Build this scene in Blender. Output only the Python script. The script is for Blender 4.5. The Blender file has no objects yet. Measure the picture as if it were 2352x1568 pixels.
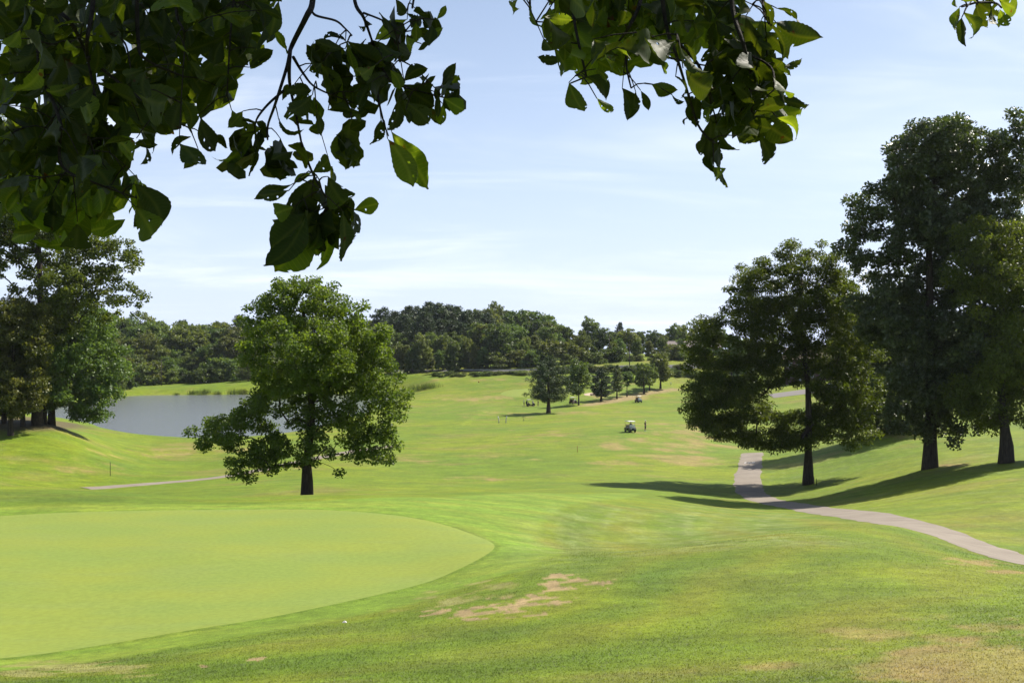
import bpy, math, random
import numpy as np
from mathutils import Vector, Matrix

# ------------------------------------------------------------------ camera, sky, sun, exposure
scene = bpy.context.scene
COL = scene.collection
F = 2308.0            # focal length in units of a 2352 px wide frame
CX, HY = 1176.0, 800.0  # principal column, row of the true horizon

cam_data = bpy.data.cameras.new("camera")
cam = bpy.data.objects.new("camera", cam_data)
COL.objects.link(cam)
cam_data.sensor_width = 36.0
cam_data.lens = 36.0 * F / 2352.0
cam_data.clip_start = 0.05
cam_data.clip_end = 6000.0
cam.location = (0, 0, 0)
cam.rotation_euler = (math.radians(90) + math.atan((HY - 784.0) / F), 0, 0)
scene.camera = cam

SUN_AZ, SUN_EL = math.radians(58), math.radians(49)   # azimuth clockwise from the view direction
to_sun = Vector((math.sin(SUN_AZ) * math.cos(SUN_EL), math.cos(SUN_AZ) * math.cos(SUN_EL), math.sin(SUN_EL)))
world = bpy.data.worlds.new("World")
scene.world = world
world.use_nodes = True
wn, wl = world.node_tree.nodes, world.node_tree.links
wn.clear()
sky = wn.new("ShaderNodeTexSky"); sky.sky_type = 'NISHITA'; sky.sun_disc = False
sky.sun_elevation = SUN_EL
sky.sun_rotation = SUN_AZ
sky.altitude = 200; sky.air_density = 1.0; sky.dust_density = 1.3; sky.ozone_density = 1.0
bg = wn.new("ShaderNodeBackground"); bg.inputs[1].default_value = 0.067
out = wn.new("ShaderNodeOutputWorld")
tc = wn.new("ShaderNodeTexCoord")
# thin cirrus: streaked noise laid on a flat high layer (direction / up component), over a pale summer haze
sep = wn.new("ShaderNodeSeparateXYZ"); wl.new(tc.outputs["Generated"], sep.inputs[0])
def wmath(op, a, b, clamp=False):
    m = wn.new("ShaderNodeMath"); m.operation = op; m.use_clamp = clamp
    for k, v in ((0, a), (1, b)):
        if isinstance(v, (int, float)): m.inputs[k].default_value = v
        else: wl.new(v, m.inputs[k])
    return m.outputs[0]
upz = wmath('MAXIMUM', sep.outputs[2], 0.0)
mz2 = wmath('ADD', upz, 0.14)
dv = wn.new("ShaderNodeVectorMath"); dv.operation = 'DIVIDE'
cmb = wn.new("ShaderNodeCombineXYZ")
for i in range(3): wl.new(mz2, cmb.inputs[i])
wl.new(tc.outputs["Generated"], dv.inputs[0]); wl.new(cmb.outputs[0], dv.inputs[1])
def cloud_layer(scale, rot, stretch, lo, hi, detail=5, rough=0.6, dist=0.6, loc=(0, 0, 0)):
    mp = wn.new("ShaderNodeMapping"); mp.inputs["Scale"].default_value = (scale * stretch, scale, 0.0)
    mp.inputs["Rotation"].default_value = (0, 0, math.radians(rot)); mp.inputs["Location"].default_value = loc
    wl.new(dv.outputs[0], mp.inputs[0])
    nz = wn.new("ShaderNodeTexNoise"); nz.inputs["Scale"].default_value = 1.0
    nz.inputs["Detail"].default_value = detail; nz.inputs["Roughness"].default_value = rough
    nz.inputs["Distortion"].default_value = dist
    wl.new(mp.outputs[0], nz.inputs[0])
    mr = wn.new("ShaderNodeMapRange"); mr.inputs[1].default_value = lo; mr.inputs[2].default_value = hi
    mr.interpolation_type = 'SMOOTHSTEP'
    wl.new(nz.outputs[0], mr.inputs[0])
    return mr.outputs[0]
c1 = cloud_layer(0.9, -28, 0.62, 0.46, 0.78, loc=(3.1, 1.7, 0))
c2 = cloud_layer(2.2, -30, 0.30, 0.50, 0.74, detail=6, loc=(7.3, 2.2, 0))
cl = wmath('ADD', wmath('MULTIPLY', c1, 0.60), wmath('MULTIPLY', c2, 0.28), True)
hz_f = wmath('POWER', wmath('SUBTRACT', 1.0, upz, True), 3.2)
hz_f = wmath('MULTIPLY', hz_f, 0.90)
haze_mix = wn.new("ShaderNodeMixRGB"); haze_mix.inputs[2].default_value = (6.3, 7.3, 9.6, 1)
wl.new(hz_f, haze_mix.inputs[0]); wl.new(sky.outputs[0], haze_mix.inputs[1])
cloud_mix = wn.new("ShaderNodeMixRGB"); cloud_mix.inputs[2].default_value = (8.7, 9.2, 10.2, 1)
wl.new(cl, cloud_mix.inputs[0]); wl.new(haze_mix.outputs[0], cloud_mix.inputs[1])
wl.new(cloud_mix.outputs[0], bg.inputs[0]); wl.new(bg.outputs[0], out.inputs[0])

sun_data = bpy.data.lights.new("sun", 'SUN')
sun_data.energy = 5.0; sun_data.angle = math.radians(0.53); sun_data.color = (1.0, 0.93, 0.82)
sun = bpy.data.objects.new("sun", sun_data); COL.objects.link(sun)
sun.rotation_euler = to_sun.to_track_quat('Z', 'Y').to_euler()
sun.location = (40, 40, 60)

scene.view_settings.view_transform = 'Standard'
scene.view_settings.look = 'None'
scene.view_settings.exposure = 1.0
scene.view_settings.gamma = 1.0
scene.view_settings.use_curve_mapping = False
scene.render.film_transparent = False
cy = scene.cycles
cy.max_bounces = 8; cy.diffuse_bounces = 3; cy.glossy_bounces = 2; cy.transmission_bounces = 4
cy.transparent_max_bounces = 4; cy.volume_bounces = 0
cy.caustics_reflective = False; cy.caustics_refractive = False
cy.use_denoising = True
try:
    cy.denoiser = 'OPENIMAGEDENOISE'
except Exception:
    pass

# ------------------------------------------------------------------ helpers
RNG = np.random.default_rng(7)
random.seed(7)

def tag(o, label=None, cat=None, group=None, kind=None):
    if label: o["label"] = label
    if cat: o["category"] = cat
    if group: o["group"] = group
    if kind: o["kind"] = kind
    return o

def empty(name, loc=(0, 0, 0), rz=0.0):
    o = bpy.data.objects.new(name, None); COL.objects.link(o)
    o.location = loc; o.rotation_euler = (0, 0, rz); o.empty_display_size = 0.3
    return o

def link(name, me, mat=None, parent=None, loc=None, rz=None):
    if mat is not None and len(me.materials) == 0:
        for m in (mat if isinstance(mat, (list, tuple)) else [mat]): me.materials.append(m)
    o = bpy.data.objects.new(name, me); COL.objects.link(o)
    if parent is not None: o.parent = parent
    if loc is not None: o.location = loc
    if rz is not None: o.rotation_euler = (0, 0, rz)
    return o

def np_mesh(name, verts, faces, smooth=False, attrs=None):
    """verts (n,3) float array, faces (m,k) int array with one face size."""
    verts = np.ascontiguousarray(verts, np.float32); faces = np.ascontiguousarray(faces, np.int32)
    me = bpy.data.meshes.new(name)
    m, k = faces.shape
    me.vertices.add(len(verts)); me.vertices.foreach_set("co", verts.ravel())
    me.loops.add(m * k); me.loops.foreach_set("vertex_index", faces.ravel())
    me.polygons.add(m)
    me.polygons.foreach_set("loop_start", np.arange(0, m * k, k, dtype=np.int32))
    me.polygons.foreach_set("loop_total", np.full(m, k, np.int32))
    if smooth: me.polygons.foreach_set("use_smooth", np.ones(m, bool))
    for an, (typ, data) in (attrs or {}).items():
        a = me.attributes.new(an, typ, 'POINT')
        a.data.foreach_set("value" if typ == 'FLOAT' else "color", np.ascontiguousarray(data, np.float32).ravel())
    me.update(); me.validate(clean_customdata=False)
    return me

class MB:
    """collects simple shapes into one mesh"""
    def __init__(s): s.v = []; s.f = []; s.sm = []
    def add(s, vs, fs, smooth=False):
        n = len(s.v); s.v += [tuple(p) for p in vs]; s.f += [tuple(i + n for i in f) for f in fs]; s.sm += [smooth] * len(fs)
    def box(s, c, d, taper=1.0, rz=0.0):
        x, y, z = d[0] / 2, d[1] / 2, d[2] / 2
        vs = []
        for k, t in ((-z, 1.0), (z, taper)):
            for a, b in ((-x, -y), (x, -y), (x, y), (-x, y)):
                a2, b2 = a * t, b * t
                ca, sa = math.cos(rz), math.sin(rz)
                vs.append((c[0] + a2 * ca - b2 * sa, c[1] + a2 * sa + b2 * ca, c[2] + k))
        s.add(vs, [(3, 2, 1, 0), (4, 5, 6, 7), (0, 1, 5, 4), (1, 2, 6, 5), (2, 3, 7, 6), (3, 0, 4, 7)])
    def prism(s, prof, y0, y1, inset=0.0, smooth=False):
        """profile of (x,z) points extruded along y"""
        n = len(prof)
        vs = [(x, y0, z) for x, z in prof] + [(x, y1, z) for x, z in prof]
        fs = [tuple(range(n)), tuple(range(2 * n - 1, n - 1, -1))]
        fs += [(i, i + n, (i + 1) % n + n, (i + 1) % n) for i in range(n)]
        s.add(vs, fs, smooth)
    def tube(s, pts, rad, n=6, cap=True):
        pts = [Vector(p) for p in pts]; rings = []
        if not isinstance(rad, (list, tuple)): rad = [rad] * len(pts)
        up = None; vs = []
        for i, p in enumerate(pts):
            t = (pts[min(i + 1, len(pts) - 1)] - pts[max(i - 1, 0)]).normalized()
            if up is None: up = Vector((1, 0, 0)) if abs(t.x) < 0.8 else Vector((0, 1, 0))
            a = t.cross(up).normalized(); b = a.cross(t); up = b
            for k in range(n):
                an = 2 * math.pi * k / n
                vs.append(p + (a * math.cos(an) + b * math.sin(an)) * rad[i])
        fs = []
        for i in range(len(pts) - 1):
            for k in range(n):
                fs.append((i * n + k, i * n + (k + 1) % n, (i + 1) * n + (k + 1) % n, (i + 1) * n + k))
        if cap:
            fs.append(tuple(range(n - 1, -1, -1))); e = (len(pts) - 1) * n; fs.append(tuple(range(e, e + n)))
        s.add(vs, fs, True)
    def lathe_y(s, prof, n=14, c=(0, 0, 0)):
        """profile of (radius, y) revolved round the y axis"""
        vs = []; m = len(prof)
        for r, y in prof:
            for k in range(n):
                a = 2 * math.pi * k / n
                vs.append((c[0] + r * math.cos(a), c[1] + y, c[2] + r * math.sin(a)))
        fs = [(i * n + k, (i + 1) * n + k, (i + 1) * n + (k + 1) % n, i * n + (k + 1) % n) for i in range(m - 1) for k in range(n)]
        s.add(vs, fs, True)
    def build(s, name, mat, parent=None, bevel=0.0):
        me = bpy.data.meshes.new(name); me.from_pydata(s.v, [], s.f)
        me.polygons.foreach_set("use_smooth", s.sm); me.update()
        o = link(name, me, mat, parent)
        if bevel:
            b = o.modifiers.new("bevel", 'BEVEL'); b.width = bevel; b.segments = 2; b.limit_method = 'ANGLE'
        return o

def copy_tree(o, parent=None):
    c = o.copy(); COL.objects.link(c); c.parent = parent
    for ch in list(o.children): copy_tree(ch, c)
    return c

# ------------------------------------------------------------------ material helpers
MATS = {}
def new_mat(name):
    m = bpy.data.materials.new(name); m.use_nodes = True
    nt = m.node_tree; nt.nodes.clear()
    o = nt.nodes.new("ShaderNodeOutputMaterial")
    MATS[name] = m
    return m, nt.nodes, nt.links, o

def simple(name, col, rough=0.6, metal=0.0, noise=0.12, nscale=6.0, spec=0.4, coat=0.0):
    col = tuple(c * .6 for c in col)
    m, n, l, o = new_mat(name)
    p = n.new("ShaderNodeBsdfPrincipled"); p.inputs["Roughness"].default_value = rough
    p.inputs["Metallic"].default_value = metal; p.inputs["Specular IOR Level"].default_value = spec
    if coat: p.inputs["Coat Weight"].default_value = coat
    t = n.new("ShaderNodeTexCoord"); nz = n.new("ShaderNodeTexNoise"); nz.inputs["Scale"].default_value = nscale
    nz.inputs["Detail"].default_value = 5
    l.new(t.outputs["Object"], nz.inputs[0])
    mr = n.new("ShaderNodeMapRange"); mr.inputs[3].default_value = 1 - noise; mr.inputs[4].default_value = 1 + noise
    l.new(nz.outputs[0], mr.inputs[0])
    h = n.new("ShaderNodeMixRGB"); h.blend_type = 'MULTIPLY'; h.inputs[0].default_value = 1; h.inputs[1].default_value = (*col, 1)
    l.new(mr.outputs[0], h.inputs[2]); l.new(h.outputs[0], p.inputs["Base Color"]); l.new(p.outputs[0], o.inputs[0])
    return m
# ------------------------------------------------------------------ the lie of the land
# survey points: column, row (2352 px frame), distance ahead in metres
CP = []
for px in (-600, 0, 600, 1176, 1764, 2352, 3000):
    CP += [(px, 2130, 3.0), (px, 1765, 6.2)]
CP += [(-600, 1568, 16), (0, 1568, 15.5), (600, 1568, 14), (1176, 1568, 13), (1764, 1568, 12), (2352, 1568, 11), (3000, 1568, 10.5),
       (600, 1480, 19), (1176, 1450, 18.5), (1764, 1400, 19), (2352, 1405, 17), (3000, 1400, 16.5),
       (1176, 1370, 23), (1500, 1335, 23.5), (1764, 1305, 24.5), (2100, 1300, 24), (2352, 1335, 23),
       (1200, 1312, 26.5), (1500, 1280, 28), (1700, 1250, 29.5), (1900, 1228, 32), (2050, 1206, 39),
       (1300, 1258, 35), (1500, 1254, 37), (1700, 1226, 41), (1880, 1200, 48), (1500, 1200, 47), (1500, 1160, 62), (1250, 1200, 43),
       (0, 1510, 21.1), (300, 1470, 22.4), (600, 1420, 24.2), (1000, 1330, 28.3), (1135, 1250, 33.3), (1000, 1195, 38), (700, 1170, 40.5),
       (300, 1173, 40.2), (0, 1183, 39.2), (500, 1280, 31.2), (0, 1300, 30), (-600, 1300, 30), (-600, 1183, 39.2),
       (0, 1119, 48), (-600, 1110, 48), (200, 1128, 48), (400, 1139, 48.5), (560, 1142, 50), (700, 1136, 53), (900, 1134, 56), (1100, 1129, 59), (1300, 1136, 62),
       (0, 1135, 68), (400, 1155, 70), (700, 1166, 66), (1100, 1136, 76), (0, 1130, 84), (400, 1130, 95), (700, 1115, 95),
       (200, 1120, 103), (400, 1106, 110), (560, 1086, 117), (790, 1040, 140), (0, 1095, 103), (0, 1060, 113), (25, 1000, 128), (100, 976, 134), (-400, 1000, 124),
       (300, 1050, 137), (300, 1012, 164), (600, 1030, 150), (700, 1003, 176), (100, 969, 156), (130, 968, 190),
       (1500, 1130, 83), (1500, 1100, 106), (1500, 1050, 130), (1482, 986, 168), (1100, 1100, 106), (1100, 1050, 133), (1000, 1000, 176), (950, 950, 235),
       (970, 893, 320), (1000, 870, 342), (1150, 970, 210), (1260, 948, 236), (1217, 933, 268), (1000, 925, 275), (1240, 908, 290), (1240, 893, 303), (1240, 868, 325),
       (1329, 930, 262), (1466, 924, 272), (1517, 897, 305), (1620, 870, 335), (1700, 960, 215), (1620, 1000, 165),
       (1760, 1150, 88), (1900, 1173, 68), (2050, 1197, 51), (2200, 1242, 42), (2352, 1287, 36), (1720, 1070, 123), (1725, 1040, 138), (1725, 1033, 150),
       (1855, 1112, 102), (2135, 1075, 90), (2310, 1060, 85), (2040, 1000, 125), (2352, 1150, 56), (2000, 1150, 72), (2150, 1132, 68), (2352, 990, 115), (3000, 1120, 60), (3000, 990, 110),
       (1880, 905, 250), (1880, 872, 290), (2352, 905, 200), (2352, 850, 320), (3000, 850, 320),
       (680, 857, 400), (860, 853, 385), (1000, 852, 368), (1230, 850, 345), (1500, 842, 345), (1620, 838, 350),
       (0, 880, 400), (400, 872, 410), (650, 860, 420), (400, 850, 470), (1000, 828, 450), (1200, 815, 500), (1600, 816, 420), (2352, 828, 450),
       (-600, 835, 700), (600, 830, 700), (1176, 822, 700), (1764, 822, 700), (3000, 830, 700), (-600, 812, 1600), (1176, 812, 1600), (3000, 812, 1600)]
CP = np.array(CP, float)
VS = 1.35
def _uv(px, d): return np.stack([(px - CX) / 1000.0, np.log(d) * VS], -1)
def _k(a, b):
    r2 = ((a[:, None, :] - b[None, :, :]) ** 2).sum(-1)
    return 0.5 * r2 * np.log(r2 + 1e-9)
_P = _uv(CP[:, 0], CP[:, 2]); _n = len(CP)
_A = np.zeros((_n + 3, _n + 3)); _A[:_n, :_n] = _k(_P, _P) + 0.0012 * np.eye(_n)
_A[:_n, _n] = 1; _A[:_n, _n + 1:] = _P; _A[_n:, :_n] = _A[:_n, _n:].T
_W = np.linalg.solve(_A, np.concatenate([CP[:, 1], np.zeros(3)]))
def row_at(px, d):
    q = _uv(np.clip(px, -700, 3100), np.clip(d, 3.0, 1600.0)); outv = np.empty(len(q))
    for i in range(0, len(q), 40000):
        s = q[i:i + 40000]
        outv[i:i + 40000] = _k(s, _P) @ _W[:_n] + _W[_n] + s @ _W[_n + 1:]
    return outv

WATER_Z = -16.0
POND_PX = [(60, 955), (150, 962), (205, 971), (240, 983), (330, 998), (450, 1005), (560, 1003), (680, 990), (770, 968), (850, 944), (905, 922), (900, 909), (830, 905.5),
           (700, 904.5), (560, 906), (440, 907), (320, 908.5), (250, 915), (150, 932), (60, 942)]
def catmull(pts, per=6, closed=False):
    pts = [np.array(p, float) for p in pts]; n = len(pts); res = []
    rng = range(n) if closed else range(n - 1)
    for i in rng:
        if closed: p0, p1, p2, p3 = pts[(i - 1) % n], pts[i], pts[(i + 1) % n], pts[(i + 2) % n]
        else: p0, p1, p2, p3 = pts[max(i - 1, 0)], pts[i], pts[i + 1], pts[min(i + 2, n - 1)]
        for k in range(per):
            t = k / per
            res.append(0.5 * (2 * p1 + (p2 - p0) * t + (2 * p0 - 5 * p1 + 4 * p2 - p3) * t * t + (3 * p1 - p0 - 3 * p2 + p3) * t ** 3))
    if not closed: res.append(pts[-1])
    return np.array(res)
def at_level(px, py, z):
    d = -z * F / (py - HY); return ((px - CX) / F * d, d)
POND = catmull([at_level(x, y, WATER_Z) for x, y in POND_PX], 6, True)

def seg_dist(p, poly, closed=True):
    a = poly; b = np.roll(poly, -1, 0)
    if not closed: a, b = poly[:-1], poly[1:]
    best = np.full(len(p), 1e9)
    for i in range(len(a)):
        d = b[i] - a[i]; L = (d * d).sum() + 1e-12
        t = np.clip(((p - a[i]) @ d) / L, 0, 1)
        q = p - (a[i] + t[:, None] * d)
        np.minimum(best, (q * q).sum(1), out=best)
    return np.sqrt(best)
def inside(p, poly):
    r = np.zeros(len(p), bool); a = poly; b = np.roll(poly, -1, 0)
    for i in range(len(a)):
        c = (a[i, 1] > p[:, 1]) != (b[i, 1] > p[:, 1])
        xi = (b[i, 0] - a[i, 0]) * (p[:, 1] - a[i, 1]) / (b[i, 1] - a[i, 1] + 1e-12) + a[i, 0]
        r ^= c & (p[:, 0] < xi)
    return r
def smooth01(x, a, b):
    t = np.clip((x - a) / (b - a), 0, 1); return t * t * (3 - 2 * t)

def terrain(xy):
    xy = np.asarray(xy, float).reshape(-1, 2)
    x, y = xy[:, 0], xy[:, 1]
    yd = np.maximum(y, 2.5)
    th = np.degrees(np.arctan2(np.abs(x), np.maximum(y, 1e-3)))
    px = CX + F * x / yd
    z = -(row_at(px, yd) - HY) / F * yd
    r = np.hypot(x, y)
    side = -1.7 - 0.05 * np.minimum(r, 120)
    w = smooth01(th, 40, 68)
    z = z * (1 - w) + side * w
    w = smooth01(y, 4.5, 1.0); z = z * (1 - w) + (-1.68) * w * (r < 25) + side * w * (r >= 25)
    near = (y > 120) & (y < 460) & (x > -330) & (x < 60)
    if near.any():
        pn = xy[near]; zn = z[near]
        sd = seg_dist(pn, POND); ins = inside(pn, POND)
        lim = WATER_Z + np.minimum(0.10 * sd, 0.35 + 0.012 * sd)
        zo = np.where(sd < 30, np.maximum(zn, lim), zn)
        zo = np.where(sd < 14, zo * (sd / 14) + (1 - sd / 14) * np.minimum(zo, WATER_Z + 0.16 * sd), zo)
        z[near] = np.where(ins, WATER_Z - np.minimum(1.6, 0.12 * sd + 0.0), zo)
    return z
def tz(x, y): return float(terrain([(x, y)])[0])

_DS = np.exp(np.linspace(math.log(8), math.log(700), 900))
def ground_at(px, py, lo=8.0, hi=700.0):
    """first point of the land seen in that direction"""
    m = (_DS >= lo) & (_DS <= hi); ds = _DS[m]
    xs = (px - CX) / F * ds
    row = HY - terrain(np.stack([xs, ds], 1)) / ds * F
    k = np.nonzero(row <= py)[0]
    i = k[0] if len(k) else int(np.argmin(np.abs(row - py)))
    if i > 0 and len(k):
        t = (row[i - 1] - py) / max(row[i - 1] - row[i], 1e-6); d = ds[i - 1] + t * (ds[i] - ds[i - 1])
    else: d = ds[i]
    x = (px - CX) / F * d
    return np.array([x, d, tz(x, d)])
def spot(px, d):
    x = (px - CX) / F * d
    return Vector((x, d, tz(x, d)))

# ------------------------------------------------------------------ outlines on the ground
GREEN_PX = [(-420, 1400), (-420, 1240), (-200, 1200), (0, 1184), (220, 1175), (480, 1168), (700, 1169), (880, 1181), (1010, 1201), (1095, 1226), (1136, 1252), (1105, 1287),
            (1000, 1330), (820, 1376), (600, 1420), (300, 1468), (0, 1511), (-220, 1520)]
GREEN = catmull([at_level(x, y, -6.5) for x, y in GREEN_PX], 6, True)
FARGREEN_PX = [(1150, 905), (1165, 897), (1200, 893), (1250, 892), (1300, 893), (1325, 898), (1315, 905), (1280, 910), (1220, 912), (1175, 911)]
FARGREEN = catmull([ground_at(x, y, 240, 340)[:2] for x, y in FARGREEN_PX], 4, True)
BUNKER_PX = [(1341, 905), (1350, 902.5), (1365, 902), (1378, 904), (1375, 907.5), (1358, 908.5), (1345, 908)]
BUNKER = catmull([ground_at(x, y, 250, 340)[:2] for x, y in BUNKER_PX], 4, True)
PATH_PX = [(2700, 1420, 27), (2500, 1345, 30.2), (2352, 1287, 34.7), (2280, 1264, 37.8), (2200, 1242, 41.4), (2125, 1218, 45.7), (2050, 1198, 51), (1960, 1185, 59), (1880, 1171, 69.5), (1805, 1159, 80),
           (1755, 1147, 89), (1724, 1128, 98), (1716, 1102, 108), (1720, 1075, 121), (1725, 1055, 130), (1728, 1038, 138.5)]
PATH = catmull([((x - CX) / F * d, d) for x, _, d in PATH_PX], 6)
PATH2 = catmull([ground_at(x, y, 85, 200)[:2] for x, y in [(196, 1121), (300, 1114), (400, 1106), (500, 1096), (570, 1084), (650, 1068), (720, 1053), (790, 1040), (850, 1030), (900, 1024)]], 6)
ROAD = catmull([((x - CX) / F * d, d) for x, d in [(-600, 560), (0, 500), (350, 450), (560, 416), (680, 402), (860, 387), (1000, 370), (1230, 347), (1500, 346), (1620, 351), (1800, 358), (2300, 375), (3000, 400)]], 6)

# ------------------------------------------------------------------ ground sheet (polar grid: fine close by, coarse far off)
ang = np.concatenate([np.arange(-180, -36, 4.0), np.arange(-36, 36.001, 0.14), np.arange(40, 180, 4.0)])
ang = np.radians(ang); na = len(ang)
rad = [0.6]
while rad[-1] < 2600: rad.append(rad[-1] * (1.03 if rad[-1] < 9 else 1.0105 if rad[-1] < 480 else 1.06))
rad = np.array(rad); nr = len(rad)
GX = (rad[:, None] * np.sin(ang)[None, :]).ravel(); GY = (rad[:, None] * np.cos(ang)[None, :]).ravel()
gxy = np.stack([GX, GY], 1)
gz = terrain(gxy)

def vnoise(x, y, seed=0):
    """smooth value noise for laying out worn patches"""
    r = np.random.default_rng(seed); T = r.random((64, 64))
    xi = np.floor(x).astype(int); yi = np.floor(y).astype(int); fx = x - xi; fy = y - yi
    fx = fx * fx * (3 - 2 * fx); fy = fy * fy * (3 - 2 * fy)
    g = lambda a, b: T[a % 64, b % 64]
    return (g(xi, yi) * (1 - fx) + g(xi + 1, yi) * fx) * (1 - fy) + (g(xi, yi + 1) * (1 - fx) + g(xi + 1, yi + 1) * fx) * fy
def fbm(x, y, s, seed=0, oct=4):
    v = 0; a = 0.5; t = 0
    for o in range(oct):
        v = v + a * vnoise(x * s + 7.3 * o, y * s + 3.1 * o, seed + o); t += a; a *= 0.55; s *= 2.1
    return v / t

# worn, lush and shade-painted places: (column, row, half width px, half height px, strength)
BARE = [(1150, 1402, 150, 15, 1.0), (1215, 1378, 110, 15, .95), (1080, 1415, 70, 8, .9), (1270, 1345, 70, 22, .85), (1370, 1335, 75, 13, .9), (1300, 1322, 40, 10, .9), (1000, 1412, 60, 6, .6), (530, 1520, 65, 9, .75), (590, 1512, 30, 8, .8), (470, 1526, 30, 5, .8)]
PALE = [(1060, 1375, 130, 22, .7), (1150, 1340, 90, 14, .6), (960, 1400, 110, 10, .5), (200, 1530, 190, 16, 1.0), (60, 1545, 110, 12, .9), (320, 1545, 90, 10, .6)]
DRY = [(2260, 1520, 380, 95, 1.0), (2060, 1470, 260, 40, .45), (1800, 1540, 220, 22, .45), (2240, 1290, 90, 9, .9), (2180, 1282, 40, 4, .9), (2300, 1312, 80, 5, .9),
       (1520, 1010, 180, 40, .62), (1560, 1055, 130, 16, .7), (1420, 1065, 130, 10, .45), (1610, 985, 60, 25, .45), (1330, 1000, 200, 22, .35), (1110, 1098, 85, 8, .75), (1240, 1045, 160, 14, .3),
       (420, 1032, 250, 12, .5), (300, 1045, 260, 10, .45), (150, 1075, 200, 12, .35), (60, 1060, 120, 6, .5), (430, 1022, 90, 6, .6), (640, 1075, 120, 9, .3), (970, 1058, 60, 7, .5),
       (1060, 915, 110, 10, .7), (1440, 912, 110, 9, .6), (1160, 952, 160, 9, .25), (1380, 945, 110, 8, .3), (1150, 872, 230, 3, .25), (2060, 1000, 70, 10, .4), (2180, 1068, 70, 5, .7)]
WARM = [(1960, 1200, 160, 14, .6), (1750, 1350, 250, 60, .35), (2250, 1190, 190, 25, .5), (1900, 1140, 260, 12, .3), (2000, 1430, 320, 60, .45), (2200, 1120, 200, 20, .3)]
LUSH_SHADE = [(1330, 1235, 85, 75, .55), (700, 1520, 560, 26, .55), (1000, 1445, 380, 22, .5), (1500, 1330, 240, 40, .45), (180, 1140, 300, 17, .75), (1300, 1480, 300, 40, .35), (560, 1128, 200, 10, .35)]  # deep green turf; the left mound's shaded slope is painted in too
gpx = CX + F * GX / np.maximum(GY, 0.5); gpy = HY - gz / np.maximum(GY, 0.5) * F
vis = (GY > 6) & (gpx > -300) & (gpx < 2650)
n1 = fbm(GX, GY, 0.55, 3); n2 = fbm(GX, GY, 0.16, 11); n3 = fbm(GX, GY, 1.6, 23)
def blotch(lst, soft, cut, nz):
    m = np.zeros(len(GX))
    for x, y, a, b, s in lst:
        e = np.sqrt(((gpx - x) / a) ** 2 + ((gpy - y) / b) ** 2)
        m = np.maximum(m, s * np.clip(1.25 - e, 0, 1) / 1.0)
    return np.where(vis, m, 0)
lookup = None
def stretch_noise(sx, sy, seed):
    # mottling whose grain follows the lie of the worn place
    return fbm(GX * sx, np.log(np.maximum(GY, 1)) * sy, 1.0, seed, 5)
dist_far = smooth01(GY, 60, 120)
nfar = stretch_noise(0.28, 34, 5)
nnear = fbm(GX, GY, 1.1, 41, 5)
nz_mix = nnear * (1 - dist_far) + nfar * dist_far
nrag = fbm(GX, GY * 1.6, 1.9, 71, 6)
bb = blotch(BARE, 0, 0, 0)
bare = smooth01(bb * 1.05 + (nrag - 0.5) * 3.0, 0.62, 0.78) * (bb > 0.03)
pb_ = blotch(PALE, 0, 0, 0)
pale = smooth01(pb_ + (fbm(GX, GY * 1.5, 1.3, 61, 6) - 0.5) * 1.9, 0.40, 0.85) * (pb_ > 0.02)
dryb = blotch(DRY, 0, 0, 0)
dry = smooth01(dryb * 1.15 + (nz_mix - 0.5) * 2.2, 0.30, 0.90) * smooth01(dryb, 0.0, 0.15)
warm = np.clip(blotch(WARM, 0, 0, 0) * (0.3 + 1.4 * (n2 - 0.2)), 0, 1)
lush_shade = np.clip(blotch(LUSH_SHADE, 0, 0, 0) * (0.4 + 1.3 * n1), 0, 1)
# mower lines: long pale arcs where the blades lie over
def world_line(pts, lo, hi): return catmull([ground_at(x, y, lo, hi)[:2] for x, y in pts], 5)
ARCS = [([(1420, 1168), (1395, 1192), (1405, 1235), (1445, 1268)], .9), ([(1500, 1170), (1462, 1200), (1480, 1240), (1515, 1266)], .6), ([(1625, 1166), (1578, 1195), (1600, 1238), (1650, 1268)], 1.0),
        ([(1600, 1164), (1558, 1192), (1575, 1240), (1610, 1270)], .5), ([(1800, 1180), (1748, 1202), (1775, 1232), (1815, 1255)], 1.0), ([(1705, 1172), (1660, 1198), (1690, 1240), (1730, 1262)], .35),
        ([(1345, 1170), (1318, 1205), (1322, 1250), (1345, 1285)], .8), ([(1300, 1180), (1285, 1220), (1288, 1262), (1300, 1295)], .6)]
mow = np.zeros(len(GX)); gsel = vis & (GY > 20) & (GY < 120)
pp = gxy[gsel]; mv = np.zeros(len(pp))
for pts, s in ARCS:
    ln = world_line(pts, 30, 75); dd = seg_dist(pp, ln, False)
    mv = np.maximum(mv, s * np.exp(-(dd / 0.45) ** 2))
    mv = np.maximum(mv, 0.6 * s * np.exp(-((dd - 1.0) / 0.9) ** 2))
mow[gsel] = mv * smooth01(fbm(GX[gsel], GY[gsel], 1.5, 91, 5), .36, .62) * 1.1
# slanting mower lines on the right hand bank and on the far field
bank = vis & (gpx > 1740) & (GY > 40) & (GY < 130) & (gpy > 985)
ph = (GX * 0.86 + GY * 0.5) / 2.6
mow[bank] += 0.55 * smooth01(np.abs((ph[bank] % 1) - .5), .40, .5) * (0.4 + 0.9 * n3[bank])
farf = vis & (GY > 290) & (GY < 350) & (gpx < 1260)
ph2 = (GY + 0.05 * GX + 4 * (n2 - .5)) / 4.6
stripe = np.zeros(len(GX)); stripe[farf] = smooth01(np.abs((ph2[farf] % 1) - .5), .30, .5)
fair = vis & (GY > 232) & (GY < 300) & (gpx > 990) & (gpx < 1160)
stripe[fair] = 0.8 * smooth01(np.abs(((GX[fair] * 0.7 - 0.25 * GY[fair]) / 4.2 % 1) - .5), .15, .4)
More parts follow.
